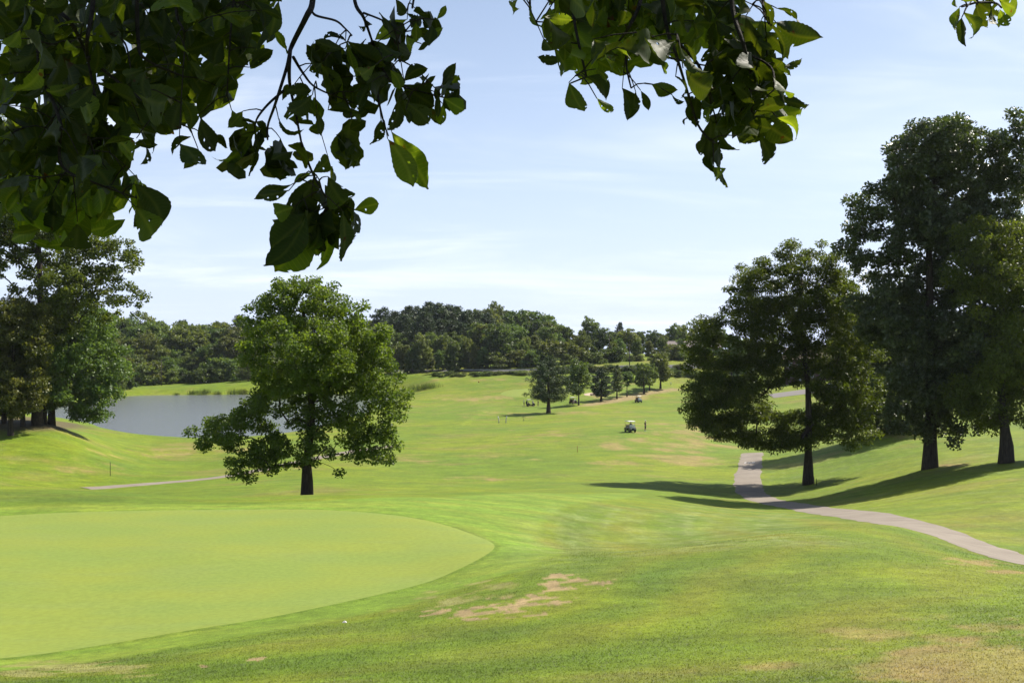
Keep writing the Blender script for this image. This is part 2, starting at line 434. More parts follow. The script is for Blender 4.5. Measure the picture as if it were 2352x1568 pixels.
# collar round the green and the smooth apron beyond it
gs = vis & (GY > 12) & (GY < 90); pg = gxy[gs]; sdg = seg_dist(pg, GREEN); ing = inside(pg, GREEN)
collar = np.zeros(len(GX)); collar[gs] = np.where(ing, 1.0, smooth01(sdg, 2.6 , 1.9)) 
APRON = np.array([ground_at(x, y, 20, 110)[:2] for x, y in [(300, 1160), (700, 1150), (1000, 1140), (1380, 1131), (1500, 1130), (1420, 1148), (1320, 1162), (1272, 1190), (1255, 1225), (1262, 1268), (1245, 1305), (1130, 1330), (1000, 1320), (600, 1200)]])
apron = np.zeros(len(GX)); apron[gs] = np.where(inside(pg, APRON), smooth01(seg_dist(pg, APRON), 0.0, 0.7), 0)
smoothturf = np.maximum(collar * 0.8, apron)
bandn = np.zeros(len(GX)); sub = np.zeros(len(GX)); sub[gs] = sdg
rim = gs & (GY < 46) & (gpx < 2500)
bandn[rim] = np.sin(6.283 * (sub[rim] + 2.2 * (n2[rim] - .5) * 2) / 3.9 - .9) * smooth01(sub[rim], .5, 2.0)
warm = np.clip(warm + .40 * np.clip(bandn, 0, 1), 0, 1) ; lush_shade = np.clip(lush_shade * .8 + .42 * np.clip(-bandn, 0, 1), 0, 1)
hol = vis & (GY > 27) & (GY < 80) & (gpx > 1250) & (gpx < 2000) & (gpy > 1148)
HOL = np.array([ground_at(x, y, 24, 80)[:2] for x, y in [(1265, 1180), (1330, 1158), (1500, 1150), (1700, 1160), (1900, 1178), (2000, 1198), (1900, 1222), (1760, 1240), (1600, 1268), (1450, 1282), (1300, 1300), (1258, 1262)]])
hd = seg_dist(gxy[hol], world_line([(1345, 1160), (1290, 1188), (1268, 1225), (1275, 1265), (1292, 1295)], 26, 75), False)
hw_ = np.where(inside(gxy[hol], HOL), smooth01(seg_dist(gxy[hol], HOL), 0, .8), 0)
hb_ = np.sin(6.283 * (hd + .5 * (n1[hol] - .5)) / 4.4 + .6) * hw_
lush_shade[hol] = np.clip(lush_shade[hol] * .5 + .45 * np.clip(hb_, 0, 1), 0, 1); warm[hol] = np.clip(warm[hol] + .45 * np.clip(-hb_, 0, 1), 0, 1)
lip_shade = np.zeros(len(GX)); lip_shade[gs] = np.where(ing, 0, smooth01(sdg, .30, .10)); lush_shade = np.maximum(lush_shade, lip_shade * .6); smoothturf = smoothturf * (1 - .7 * lip_shade)  # thin dark line painted in for the lip's shade round the green
row_dirt = np.zeros(len(GX))  # tan dirt path under the fairway row
DIRT = catmull([ground_at(x, y, 230, 340)[:2] for x, y in [(1345, 931), (1400, 922), (1450, 911), (1500, 901), (1550, 894)]], 5)
fs = vis & (GY > 230) & (GY < 345) & (gpx > 1300)
row_dirt[fs] = smooth01(seg_dist(gxy[fs], DIRT, False) + 3 * (n2[fs] - .5), 3.4, 1.4)
grove_brown = np.zeros(len(GX)); ls = vis & (gpx < 330) & (GY > 100) & (GY < 200)  # darker brown ground under the left grove
grove_brown[ls] = smooth01(np.hypot((gpx[ls] - 60) / 190, (gpy[ls] - 972) / 20) + .5 * (n1[ls] - .5), 1.1, .6)
verge = vis & (GY > 300) & (GY < 400)
vg = np.zeros(len(GX)); vg[verge] = smooth01(seg_dist(gxy[verge], ROAD, False), 16, 6)
maskA = np.stack([np.maximum(bare, row_dirt * .9), np.maximum(pale, dry), np.clip(mow, 0, 1), np.ones(len(GX))], 1)
maskB = np.stack([np.clip(smoothturf, 0, 1), np.clip(np.maximum(lush_shade, 0), 0, 1), np.clip(np.maximum(warm, vg * .5), 0, 1), np.ones(len(GX))], 1)
maskC = np.stack([stripe, np.clip(grove_brown, 0, 1), np.clip(pale, 0, 1), np.ones(len(GX))], 1)

idx = np.arange(nr * na).reshape(nr, na)
q = np.stack([idx[:-1, :-1], idx[1:, :-1], idx[1:, 1:], idx[:-1, 1:]], -1).reshape(-1, 4)
qw = np.stack([idx[:-1, -1], idx[1:, -1], idx[1:, 0], idx[:-1, 0]], -1).reshape(-1, 4)
faces = np.concatenate([q, qw])[:, ::-1]
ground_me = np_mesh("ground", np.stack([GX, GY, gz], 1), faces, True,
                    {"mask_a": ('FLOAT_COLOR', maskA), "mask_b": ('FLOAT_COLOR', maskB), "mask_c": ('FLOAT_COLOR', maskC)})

# ---- turf colour, shared by the ground and the standing blades
def srgb(r, g, b):
    f = lambda c: (c / 255 / 12.92) if c / 255 <= 0.04045 else ((c / 255 + 0.055) / 1.055) ** 2.4
    return (f(r), f(g), f(b), 1)
def turf_nodes(n, l):
    geo = n.new("ShaderNodeNewGeometry")
    def noise(scale, detail=4, rough=.55, sx=1, sy=1, rot=0, off=0):
        mp = n.new("ShaderNodeMapping"); mp.inputs["Scale"].default_value = (sx, sy, 0.4); mp.inputs["Rotation"].default_value = (0, 0, rot); mp.inputs["Location"].default_value = (off, off * .7, 0)
        l.new(geo.outputs["Position"], mp.inputs[0])
        t = n.new("ShaderNodeTexNoise"); t.inputs["Scale"].default_value = scale; t.inputs["Detail"].default_value = detail; t.inputs["Roughness"].default_value = rough
        l.new(mp.outputs[0], t.inputs[0]); return t.outputs[0]
    def rng(v, a, b, c=0.0, d=1.0):
        m = n.new("ShaderNodeMapRange"); m.inputs[1].default_value = a; m.inputs[2].default_value = b; m.inputs[3].default_value = c; m.inputs[4].default_value = d
        m.interpolation_type = 'SMOOTHSTEP'; l.new(v, m.inputs[0]); return m.outputs[0]
    def mix(f, a, b, mode='MIX'):
        m = n.new("ShaderNodeMixRGB"); m.blend_type = mode
        for k, v in ((0, f), (1, a), (2, b)):
            if isinstance(v, (int, float)): m.inputs[k].default_value = v
            elif isinstance(v, tuple): m.inputs[k].default_value = v
            else: l.new(v, m.inputs[k])
        return m.outputs[0]
    def math_(op, a, b):
        m = n.new("ShaderNodeMath"); m.operation = op
        for k, v in ((0, a), (1, b)):
            if isinstance(v, (int, float)): m.inputs[k].default_value = v
            else: l.new(v, m.inputs[k])
        return m.outputs[0]
    def attr(name):
        a = n.new("ShaderNodeAttribute"); a.attribute_name = name
        s = n.new("ShaderNodeSeparateColor"); l.new(a.outputs["Color"], s.inputs[0]); return s.outputs
    A, B, C = attr("mask_a"), attr("mask_b"), attr("mask_c")
    g_mid = (0.155, 0.222, 0.016, 1); g_yel = (0.215, 0.255, 0.014, 1); g_deep = (0.088, 0.165, 0.016, 1); g_blue = (0.150, 0.220, 0.052, 1)
    c = mix(rng(noise(0.045, 3), .36, .66), g_mid, g_yel)
    c = mix(math_('MULTIPLY', rng(noise(0.22, 5, .6, off=13), .46, .72), .48), c, g_deep)
    c = mix(math_('MULTIPLY', rng(noise(0.6, 5, .6, sx=.35, rot=.35, off=31), .52, .74), .45), c, g_blue)
    c = mix(math_('MULTIPLY', rng(noise(0.13, 6, .65, sx=.6, off=57), .50, .68), .60), c, (0.255, 0.205, 0.062, 1))
    c = mix(math_('MULTIPLY', rng(noise(0.35, 6, .7, sx=.45, rot=.2, off=83), .55, .70), .35), c, (0.20, 0.24, 0.085, 1))
    c = mix(math_('MULTIPLY', B[2], .75), c, (0.235, 0.210, 0.028, 1))
    c = mix(math_('MULTIPLY', B[1], .75), c, (0.085, 0.150, 0.022, 1))
    c = mix(B[0], c, mix(rng(noise(0.5, 4, .6, sx=.4, off=5), .4, .65), (0.175, 0.265, 0.030, 1), (0.235, 0.290, 0.036, 1)))
    c = mix(math_('MULTIPLY', C[0], .38), c, (0.25, 0.235, 0.06, 1))
    c = mix(math_('MULTIPLY', A[2], .62), c, (0.265, 0.305, 0.105, 1))
    c = mix(math_('MULTIPLY', A[1], .90), c, mix(C[2], mix(rng(noise(.35, 4, off=3), .4, .62), (0.330, 0.235, 0.095, 1), (0.300, 0.250, 0.075, 1)), (0.31, 0.29, 0.105, 1)))
    c = mix(A[0], c, mix(rng(noise(2.5, 4), .35, .7), (0.40, 0.282, 0.150, 1), (0.27, 0.205, 0.10, 1)))
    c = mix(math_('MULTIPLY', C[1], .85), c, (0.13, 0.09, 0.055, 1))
    # tussock-scale and blade-scale mottling
    c = mix(1.0, c, rng(noise(3.2, 6, .7, off=9), .25, .75, .80, 1.20), 'MULTIPLY')
    c = mix(1.0, c, rng(noise(22, 4, .75, off=2), .25, .75, .74, 1.26), 'MULTIPLY')
    c = mix(1.0, c, rng(noise(0.9, 8, .78, sx=.7, off=41), .28, .72, .80, 1.20), 'MULTIPLY')
    c = mix(1.0, c, rng(noise(0.33, 8, .75, sx=.6, off=77), .28, .72, .84, 1.16), 'MULTIPLY')
    c = mix(1.0, c, (0.615, 0.65, 0.60, 1), 'MULTIPLY')
    return c, noise, rng, mix, math_
gm, n, l, o = new_mat("turf")
c, noise_, rng_, mix_, math__ = turf_nodes(n, l)
p = n.new("ShaderNodeBsdfPrincipled"); p.inputs["Roughness"].default_value = .85; p.inputs["Specular IOR Level"].default_value = .15
l.new(c, p.inputs["Base Color"])
bp = n.new("ShaderNodeBump"); bp.inputs["Strength"].default_value = .55; bp.inputs["Distance"].default_value = .05
l.new(noise_(9, 8, .75), bp.inputs["Height"]); l.new(bp.outputs[0], p.inputs["Normal"]); l.new(p.outputs[0], o.inputs[0])
ground = link("ground", ground_me, gm); tag(ground, "rolling mown golf course grass with dry tan patches", None, None, "structure")

# ------------------------------------------------------------------ sheets laid on the land
def disc_sheet(name, poly, mat, lift, rings=14, attrs=None):
    c = poly.mean(0); vs = []; fs = []; m = len(poly)
    for k in range(rings):
        t = 1 - k / rings
        vs.append(c + (poly - c) * t)
    vs = np.concatenate(vs + [c[None]]); z = terrain(vs) + lift
    # tuck the rim into the turf
    z[:m] -= lift * 0.9
    i = np.arange(m); j = (i + 1) % m
    F4 = []
    for k in range(rings - 1): F4.append(np.stack([k * m + i, k * m + j, (k + 1) * m + j, (k + 1) * m + i], 1))
    F4 = np.concatenate(F4); last = (rings - 1) * m
    F3 = np.stack([last + i, last + j, np.full(m, rings * m), np.full(m, rings * m)], 1)
    me = bpy.data.meshes.new(name)
    me.from_pydata([(a[0], a[1], b) for a, b in zip(vs, z)], [], [tuple(map(int, f)) for f in F4] + [tuple(map(int, f[:3])) for f in F3])
    me.polygons.foreach_set("use_smooth", [True] * len(me.polygons)); me.update()
    return link(name, me, mat)
def ribbon(name, line, width, mat, lift, cross=7, jitter=0.0, seed=1, crown=0.0):
    t = np.gradient(line, axis=0); t /= np.linalg.norm(t, axis=1)[:, None] + 1e-9
    nrm = np.stack([t[:, 1], -t[:, 0]], 1); r = np.random.default_rng(seed); rows = []
    for k in range(cross):
        s = k / (cross - 1) - .5
        jit = (r.random(len(line)) - .5) * jitter if k in (0, cross - 1) else 0
        rows.append(line + nrm * (s * width + jit + np.zeros(len(line)))[:, None])
    V = np.stack(rows, 1).reshape(-1, 2)
    z = (terrain(V) + lift).reshape(len(line), cross)
    z += crown * (1 - (np.linspace(-1, 1, cross) ** 2))[None]
    z[:, 0] -= lift * .8; z[:, -1] -= lift * .8
    ii = np.arange(len(line) * cross).reshape(len(line), cross)
    fq = np.stack([ii[:-1, :-1], ii[:-1, 1:], ii[1:, 1:], ii[1:, :-1]], -1).reshape(-1, 4)
    me = np_mesh(name, np.concatenate([V, z.reshape(-1, 1)], 1), fq, True)
    return link(name, me, mat)

gm2, n, l, o = new_mat("putting_turf")
geo = n.new("ShaderNodeNewGeometry")
def gnoise(scale, sx=1.0, sy=1.0, rot=0.0, detail=4):
    mp = n.new("ShaderNodeMapping"); mp.inputs["Scale"].default_value = (sx, sy, 1); mp.inputs["Rotation"].default_value = (0, 0, rot)
    l.new(geo.outputs["Position"], mp.inputs[0]); t = n.new("ShaderNodeTexNoise"); t.inputs["Scale"].default_value = scale; t.inputs["Detail"].default_value = detail
    l.new(mp.outputs[0], t.inputs[0]); return t.outputs[0]
def gr(v, a, b, c=0, d=1):
    m = n.new("ShaderNodeMapRange"); m.inputs[1].default_value = a; m.inputs[2].default_value = b; m.inputs[3].default_value = c; m.inputs[4].default_value = d; l.new(v, m.inputs[0]); return m.outputs[0]
m1 = n.new("ShaderNodeMixRGB"); m1.inputs[1].default_value = (0.248, 0.332, 0.066, 1); m1.inputs[2].default_value = (0.285, 0.345, 0.058, 1); l.new(gr(gnoise(.5, .5, 1, .2), .38, .65), m1.inputs[0])
m2 = n.new("ShaderNodeMixRGB"); m2.inputs[2].default_value = (0.255, 0.330, 0.085, 1); l.new(m1.outputs[0], m2.inputs[1]); l.new(gr(gnoise(.9, .3, 1, -.15, 5), .5, .75, 0, .6), m2.inputs[0])
m3 = n.new("ShaderNodeMixRGB"); m3.blend_type = 'MULTIPLY'; m3.inputs[0].default_value = 1; l.new(m2.outputs[0], m3.inputs[1]); l.new(gr(gnoise(7, 1, 1, 0, 8), .25, .75, .52, .65), m3.inputs[2])
p = n.new("ShaderNodeBsdfPrincipled"); p.inputs["Roughness"].default_value = .8; p.inputs["Specular IOR Level"].default_value = .12
l.new(m3.outputs[0], p.inputs["Base Color"])
b_ = n.new("ShaderNodeBump"); b_.inputs["Strength"].default_value = .25; b_.inputs["Distance"].default_value = .012; l.new(gnoise(30, 1, 1, 0, 6), b_.inputs["Height"]); l.new(b_.outputs[0], p.inputs["Normal"])
l.new(p.outputs[0], o.inputs[0])
tag(disc_sheet("putting_green", GREEN, gm2, 0.02, 30), "smooth bright oval putting green below the near slope", None, None, "structure")
tag(disc_sheet("putting_green", FARGREEN, gm2, 0.12, 6), "small distant putting green behind the golf carts", None, None, "structure")
sand = simple("sand", (0.62, 0.47, 0.34), .9, noise=.12, nscale=.8)
tag(disc_sheet("sand_bunker", BUNKER, sand, 0.14, 4), "pale sand bunker beside the distant putting green", None, None, "structure")

am, n, l, o = new_mat("path_asphalt")
geo = n.new("ShaderNodeNewGeometry")
m1 = n.new("ShaderNodeMixRGB"); m1.inputs[1].default_value = (0.290, 0.248, 0.200, 1); m1.inputs[2].default_value = (0.360, 0.312, 0.255, 1); l.new(gr(gnoise(.6, 1, 1, 0, 6), .3, .7), m1.inputs[0])
m2 = n.new("ShaderNodeMixRGB"); m2.inputs[2].default_value = (0.20, 0.155, 0.13, 1); l.new(m1.outputs[0], m2.inputs[1]); l.new(gr(gnoise(1.3, .3, 1.4, 0, 7), .58, .72, 0, .75), m2.inputs[0])
m3 = n.new("ShaderNodeMixRGB"); m3.blend_type = 'MULTIPLY'; m3.inputs[0].default_value = 1; l.new(m2.outputs[0], m3.inputs[1]); l.new(gr(gnoise(45, 1, 1, 0, 3), .25, .75, .48, .66), m3.inputs[2])
p = n.new("ShaderNodeBsdfPrincipled"); p.inputs["Roughness"].default_value = .9; p.inputs["Specular IOR Level"].default_value = .2
l.new(m3.outputs[0], p.inputs["Base Color"]); l.new(p.outputs[0], o.inputs[0])
tag(ribbon("cart_path", PATH, np.interp(PATH[:, 1], [32, 62], [3.7, 2.85]), am, 0.035, 9, .38), "pale paved cart path curving past the tall trees on the bank", None, None, "structure")
tag(ribbon("cart_path", PATH2, 2.4, am, 0.05, 5, .2), "pale paved cart path crossing the grass below the pond", None, None, "structure")
road_m = simple("road_asphalt", (0.10, 0.10, 0.105), .85, noise=.1, nscale=.4)
tag(ribbon("road", ROAD, 6.5, road_m, 0.15, 5), "grey asphalt road in front of the wooded hill", None, None, "structure")

# pond
wm, n, l, o = new_mat("pond_water")
p = n.new("ShaderNodeBsdfPrincipled"); p.inputs["Base Color"].default_value = (0.105, 0.115, 0.120, 1); p.inputs["Roughness"].default_value = .16
p.inputs["IOR"].default_value = 1.33
geo = n.new("ShaderNodeNewGeometry")
bA = n.new("ShaderNodeBump"); bA.inputs["Strength"].default_value = 1.0; bA.inputs["Distance"].default_value = .34
l.new(gnoise(1.6, 1, .55, .3, 5), bA.inputs["Height"]); l.new(bA.outputs[0], p.inputs["Normal"]); l.new(p.outputs[0], o.inputs[0])
pc = POND.mean(0); big = pc + (POND - pc) * 1.0
dirs = np.roll(POND, -1, 0) - np.roll(POND, 1, 0); dirs /= np.linalg.norm(dirs, axis=1)[:, None]
nrm = np.stack([dirs[:, 1], -dirs[:, 0]], 1); sgn = 1 if inside((POND[:1] - nrm[:1] * .5), POND)[0] else -1
big = POND + nrm * sgn * 1.5
me = bpy.data.meshes.new("pond_water"); me.from_pydata([(a, b, WATER_Z + .05) for a, b in big], [], [tuple(range(len(big)))]); me.update()
if me.polygons[0].normal.z < 0: me.flip_normals()
tag(link("pond_water", me, wm), "grey rippled pond reflecting the sky", None, None, "structure")
# ------------------------------------------------------------------ foliage materials
def leaf_mat(name, dark, light, transl=0.38, rough=.5, spec=.3, hue_var=.02, val_var=.25, tcol=None):
    dark = tuple(c * .70 for c in dark); light = tuple(c * .88 for c in light)
    m, n, l, o = new_mat(name)
    at = n.new("ShaderNodeAttribute"); at.attribute_name = "tint"
    mx = n.new("ShaderNodeMixRGB"); mx.inputs[1].default_value = (*dark, 1); mx.inputs[2].default_value = (*light, 1)
    l.new(at.outputs["Fac"], mx.inputs[0])
    oi = n.new("ShaderNodeObjectInfo"); hs = n.new("ShaderNodeHueSaturation")
    r1 = n.new("ShaderNodeMapRange"); r1.inputs[3].default_value = .5 - hue_var; r1.inputs[4].default_value = .5 + hue_var
    r2 = n.new("ShaderNodeMapRange"); r2.inputs[3].default_value = 1 - val_var; r2.inputs[4].default_value = 1 + val_var
    ml = n.new("ShaderNodeMath"); ml.operation = 'MULTIPLY'; ml.inputs[1].default_value = 7.31
    fr = n.new("ShaderNodeMath"); fr.operation = 'FRACT'
    l.new(oi.outputs["Random"], r1.inputs[0]); l.new(oi.outputs["Random"], ml.inputs[0]); l.new(ml.outputs[0], fr.inputs[0]); l.new(fr.outputs[0], r2.inputs[0])
    l.new(r1.outputs[0], hs.inputs["Hue"]); l.new(r2.outputs[0], hs.inputs["Value"]); l.new(mx.outputs[0], hs.inputs["Color"])
    p = n.new("ShaderNodeBsdfPrincipled"); p.inputs["Roughness"].default_value = rough; p.inputs["Specular IOR Level"].default_value = spec
    l.new(hs.outputs[0], p.inputs["Base Color"])
    t = n.new("ShaderNodeBsdfTranslucent")
    tm = n.new("ShaderNodeMixRGB"); tm.blend_type = 'MULTIPLY'; tm.inputs[0].default_value = 1; tm.inputs[2].default_value = (*(tcol or (1.5, 1.45, .5)), 1)
    l.new(hs.outputs[0], tm.inputs[1]); l.new(tm.outputs[0], t.inputs[0])
    mix = n.new("ShaderNodeMixShader"); mix.inputs[0].default_value = transl
    l.new(p.outputs[0], mix.inputs[1]); l.new(t.outputs[0], mix.inputs[2]); l.new(mix.outputs[0], o.inputs[0])
    return m
def bark_mat(name, col, scale=3.0):
    col = tuple(c * .6 for c in col)
    m, n, l, o = new_mat(name)
    t = n.new("ShaderNodeTexCoord"); mp = n.new("ShaderNodeMapping"); mp.inputs["Scale"].default_value = (scale * 2.2, scale * 2.2, scale * .35)
    l.new(t.outputs["Object"], mp.inputs[0]); nz = n.new("ShaderNodeTexNoise"); nz.inputs["Scale"].default_value = 1.5; nz.inputs["Detail"].default_value = 5; nz.inputs["Roughness"].default_value = .7
    l.new(mp.outputs[0], nz.inputs[0])
    mx = n.new("ShaderNodeMixRGB"); mx.inputs[1].default_value = tuple(c * .45 for c in col) + (1,); mx.inputs[2].default_value = tuple(c * 1.25 for c in col) + (1,)
    mr = n.new("ShaderNodeMapRange"); mr.inputs[1].default_value = .35; mr.inputs[2].default_value = .65; l.new(nz.outputs[0], mr.inputs[0]); l.new(mr.outputs[0], mx.inputs[0])
    p = n.new("ShaderNodeBsdfPrincipled"); p.inputs["Roughness"].default_value = .9; p.inputs["Specular IOR Level"].default_value = .2
    b = n.new("ShaderNodeBump"); b.inputs["Strength"].default_value = .8; b.inputs["Distance"].default_value = .05
    l.new(nz.outputs[0], b.inputs["Height"]); l.new(b.outputs[0], p.inputs["Normal"])
    l.new(mx.outputs[0], p.inputs["Base Color"]); l.new(p.outputs[0], o.inputs[0])
    return m
bark = bark_mat("bark_dark", (0.075, 0.060, 0.048)); bark_pine = bark_mat("bark_pine", (0.085, 0.062, 0.048)); bark_grey = bark_mat("bark_grey", (0.12, 0.105, 0.09))
L_maple = leaf_mat("leaf_maple", (0.070, 0.118, 0.020), (0.155, 0.205, 0.036), .50)
L_walnut = leaf_mat("leaf_walnut", (0.052, 0.098, 0.016), (0.115, 0.175, 0.028), .50)
L_oak = leaf_mat("leaf_oak", (0.045, 0.068, 0.024), (0.090, 0.120, 0.040), .30, .40, .5, tcol=(1.3, 1.4, .5))
L_oak2 = leaf_mat("leaf_oak_green", (0.055, 0.092, 0.018), (0.120, 0.165, 0.028), .42)
L_brown = leaf_mat("leaf_oak_brown", (0.080, 0.108, 0.024), (0.165, 0.165, 0.045), .42)
L_far = leaf_mat("leaf_far", (0.068, 0.110, 0.034), (0.145, 0.190, 0.056), .42, hue_var=.028, val_var=.30)
L_light = leaf_mat("leaf_light", (0.080, 0.125, 0.036), (0.150, 0.195, 0.055), .40, hue_var=.02, val_var=.2)
L_grey = leaf_mat("leaf_greygreen", (0.105, 0.130, 0.080), (0.180, 0.200, 0.135), .35)
L_rust = leaf_mat("leaf_rust", (0.14, 0.085, 0.03), (0.24, 0.13, 0.042), .35)
L_pine = leaf_mat("needle_pine", (0.028, 0.052, 0.022), (0.066, 0.098, 0.034), .16, .5, .25, hue_var=.012, val_var=.15)
L_pine2 = leaf_mat("needle_light", (0.060, 0.092, 0.038), (0.105, 0.138, 0.050), .30, hue_var=.012, val_var=.15)
L_reed = leaf_mat("reed", (0.080, 0.120, 0.036), (0.140, 0.175, 0.055), .40)

# ------------------------------------------------------------------ tree builder
def skeleton(rng, trunk, trunk_r, centers, sag=0.0):
    """grow limbs from a trunk polyline to every foliage clump; returns nodes, parents, radii"""
    N = [np.array(p, float) for p in trunk]; par = [-1] + list(range(len(trunk) - 1)); tip = [False] * len(trunk)
    nt = len(trunk)
    order = np.argsort([np.min(np.linalg.norm(np.array(trunk) - c, axis=1)) for c in centers])
    for ci in order:
        c = centers[ci]; A = np.array(N)
        dv_ = c - A; dist = np.linalg.norm(dv_, axis=1)
        cost = dist + np.where(dv_[:, 2] < 0.15 * dist, 0.55 * (0.15 * dist - dv_[:, 2]), 0)
        cost[0:max(1, nt // 3)] += 4.0
        j = int(np.argmin(cost)); a = A[j]; L = dist[j]
        if L < 0.12: continue
        k = max(2, min(6, int(L / 0.9) + 1)); prev = j
        up = np.array([0, 0, 1.0]) * L * (0.16 - sag); wob = rng.normal(0, .06 * L, 3)
        for s in range(1, k + 1):
            t = s / k; b = 4 * t * (1 - t)
            N.append(a + (c - a) * t + (up + wob) * b * .6); par.append(prev); prev = len(N) - 1
    n = len(N); cnt = np.zeros(n); ch = np.zeros(n, int)
    for i in range(n):
        if par[i] >= 0: ch[par[i]] += 1
    cnt[ch == 0] = 1
    for i in range(n - 1, 0, -1): cnt[par[i]] += cnt[i]
    return np.array(N), np.array(par), cnt, nt

def wood_mesh(name, N, par, cnt, nt, r0, trunk_r, sides=6):
    rad = r0 * np.power(np.maximum(cnt, 1), .43)
    tl = np.linspace(1, 0, nt)
    rad[:nt] = np.maximum(np.minimum(rad[:nt], trunk_r), trunk_r * (0.25 + .75 * tl))
    rad[0] = trunk_r * 1.4
    if nt > 2: rad[1] = trunk_r * 1.1
    n = len(N); lead = {}
    for i in range(1, n):
        p = par[i]
        if p not in lead or cnt[i] > cnt[lead[p]]: lead[p] = i
    for i in range(1, nt): lead[i - 1] = i
    started = np.zeros(n, bool); mb = MB()
    starts = [0] + [i for i in range(1, n) if lead.get(par[i]) != i]
    for s in starts:
        chain = [] if s == 0 else [par[s]]
        i = s
        while True:
            chain.append(i)
            if i not in lead: break
            i = lead[i]
        if len(chain) < 2: continue
        rr = [rad[c] for c in chain]
        if s != 0: rr[0] = min(rr[0], rr[1] * 1.25)
        rr[-1] *= .5
        big = max(rr) > .15 * trunk_r + .03
        mb.tube([N[c] for c in chain], rr, (10 if s == 0 else sides) if big else 4, cap=False)
    me = bpy.data.meshes.new(name); me.from_pydata(mb.v, [], mb.f); me.polygons.foreach_set("use_smooth", [True] * len(mb.f)); me.update()
    return me

def leaf_cloud(name, rng, centers, radii, per, size, aspect=.55, droop=0.0, flat=.7, up=.45, tints=None, needle=False):
    """many small folded leaf faces spread through the clumps"""
    n = len(centers); cnt = np.maximum(4, (per * (radii / radii.mean()) ** 2)).astype(int)
    idx = np.repeat(np.arange(n), cnt); M = len(idx)
    d = rng.normal(0, 1, (M, 3)); d /= np.linalg.norm(d, axis=1)[:, None]
    rr = radii[idx] * np.power(rng.random(M), .45)
    off = d * rr[:, None]; off[:, 2] *= flat
    pos = centers[idx] + off
    ax = rng.normal(0, 1, (M, 3)) + d * .9; ax[:, 2] -= droop
    ax /= np.linalg.norm(ax, axis=1)[:, None]
    nr = rng.normal(0, .75, (M, 3)); nr[:, 2] += up; nr += d * .35
    sd = np.cross(ax, nr); sd /= np.linalg.norm(sd, axis=1)[:, None] + 1e-9
    nr = np.cross(sd, ax)
    s = size * (0.65 + .7 * rng.random(M))[:, None]
    w = s * aspect * .5
    b = pos - ax * s * .5; t = pos + ax * s * .5 - nr * s * .1
    ml = pos + sd * w + nr * s * .10; mr = pos - sd * w + nr * s * .10
    V = np.stack([b, ml, t, mr], 1).reshape(-1, 3)
    Fq = np.arange(M * 4).reshape(M, 4)
    tn = np.clip(rng.random(M) * .55 + (tints[idx] if tints is not None else .2), 0, 1)
    return np_mesh(name, V, Fq, False, {"tint": ('FLOAT', np.repeat(tn, 4))})

def sample_lobes(rng, lobes, spacing, shell=.5, tries=30000):
    """clump centres in a union of ellipsoids (cx,cy,cz,rx,ry,rz), thinned to a spacing"""
    L = np.array(lobes, float); vol = L[:, 3] * L[:, 4] * L[:, 5]; pr = np.power(vol, .8); pr /= pr.sum()
    cells = {}; res = []; own = []
    k = rng.choice(len(L), tries, p=pr); d = rng.normal(0, 1, (tries, 3)); d /= np.linalg.norm(d, axis=1)[:, None]
    r = np.power(rng.random(tries), 1 / 3.0) * (1 - shell) + shell * np.power(rng.random(tries), .2)
    P = L[k, :3] + d * L[k, 3:6] * np.minimum(r, 1)[:, None]
    key = np.floor(P / spacing).astype(int)
    for i in range(tries):
        a, b, c = key[i]; ok = True
        for da in (-1, 0, 1):
            for db in (-1, 0, 1):
                for dc in (-1, 0, 1):
                    for q in cells.get((a + da, b + db, c + dc), ()):
                        if ((res[q] - P[i]) ** 2).sum() < spacing * spacing: ok = False; break
                    if not ok: break
                if not ok: break
            if not ok: break
        if ok:
            cells.setdefault((a, b, c), []).append(len(res)); res.append(P[i]); own.append(k[i])
    return np.array(res), np.array(own)

def build_tree(seed, H, trunk_r, trunk, lobes, spacing, per, leaf, clump=None, **kw):
    rng = np.random.default_rng(seed)
    C, own = sample_lobes(rng, lobes, spacing, kw.pop("shell", .5), kw.pop("tries", 30000))
    gap = kw.pop("gap", 0.0)
    if gap:
        w3 = 6.283 / (spacing * 4.4); K = rng.normal(0, 1, (5, 3)); K /= np.linalg.norm(K, axis=1)[:, None]; K[:, 2] *= .7
        nz3 = np.sin(C @ K.T * w3 * np.array([1, 1.2, .8, 1.5, 1.1]) + rng.random(5) * 6.28).sum(1) + rng.normal(0, .6, len(C))
        C = C[nz3 > np.quantile(nz3, gap)]
    C = C + rng.normal(0, spacing * .22, C.shape)
    sag = kw.pop("sag", 0.0); r0 = kw.pop("r0", .02); sides = kw.pop("sides", 6)
    rd = (clump or spacing * .75) * (.7 + .6 * rng.random(len(C)))
    tints = np.clip(rng.normal(.22, .16, len(C)), 0, .6)
    N, par, cnt, nt = skeleton(rng, trunk, trunk_r, C, sag)
    wood = wood_mesh("trunk", N, par, cnt, nt, r0, trunk_r, sides)
    crown = leaf_cloud("crown", rng, C, rd, per, leaf, tints=tints, **kw)
    return wood, crown

def plant(name, meshes, mats, loc, rz=0.0, sc=(1, 1, 1), label=None, group=None, cat="tree", parts=("trunk", "crown")):
    e = empty(name, loc, rz); e.scale = sc
    a = link(parts[0], meshes[0], mats[0], e); b = link(parts[1], meshes[1], mats[1], e)
    tag(e, label, cat, group)
    return e

def px_lobes(lst, bx, by, d, deep=1.0, seed=0, yoff=0.0):
    """crown lobes given where they are seen (column,row,half width,half height) around a base"""
    r = np.random.default_rng(seed); k = d / F; res = []
    for x, y, a, b, *rest in lst:
        dy = (rest[0] if rest else r.normal(0, .35) * a * k * 1.2) + yoff
        res.append(((x - bx) * k, dy, (by - y) * k, a * k * 1.08, max(a, b) * k * .95 * deep, b * k * 1.08))
    return res

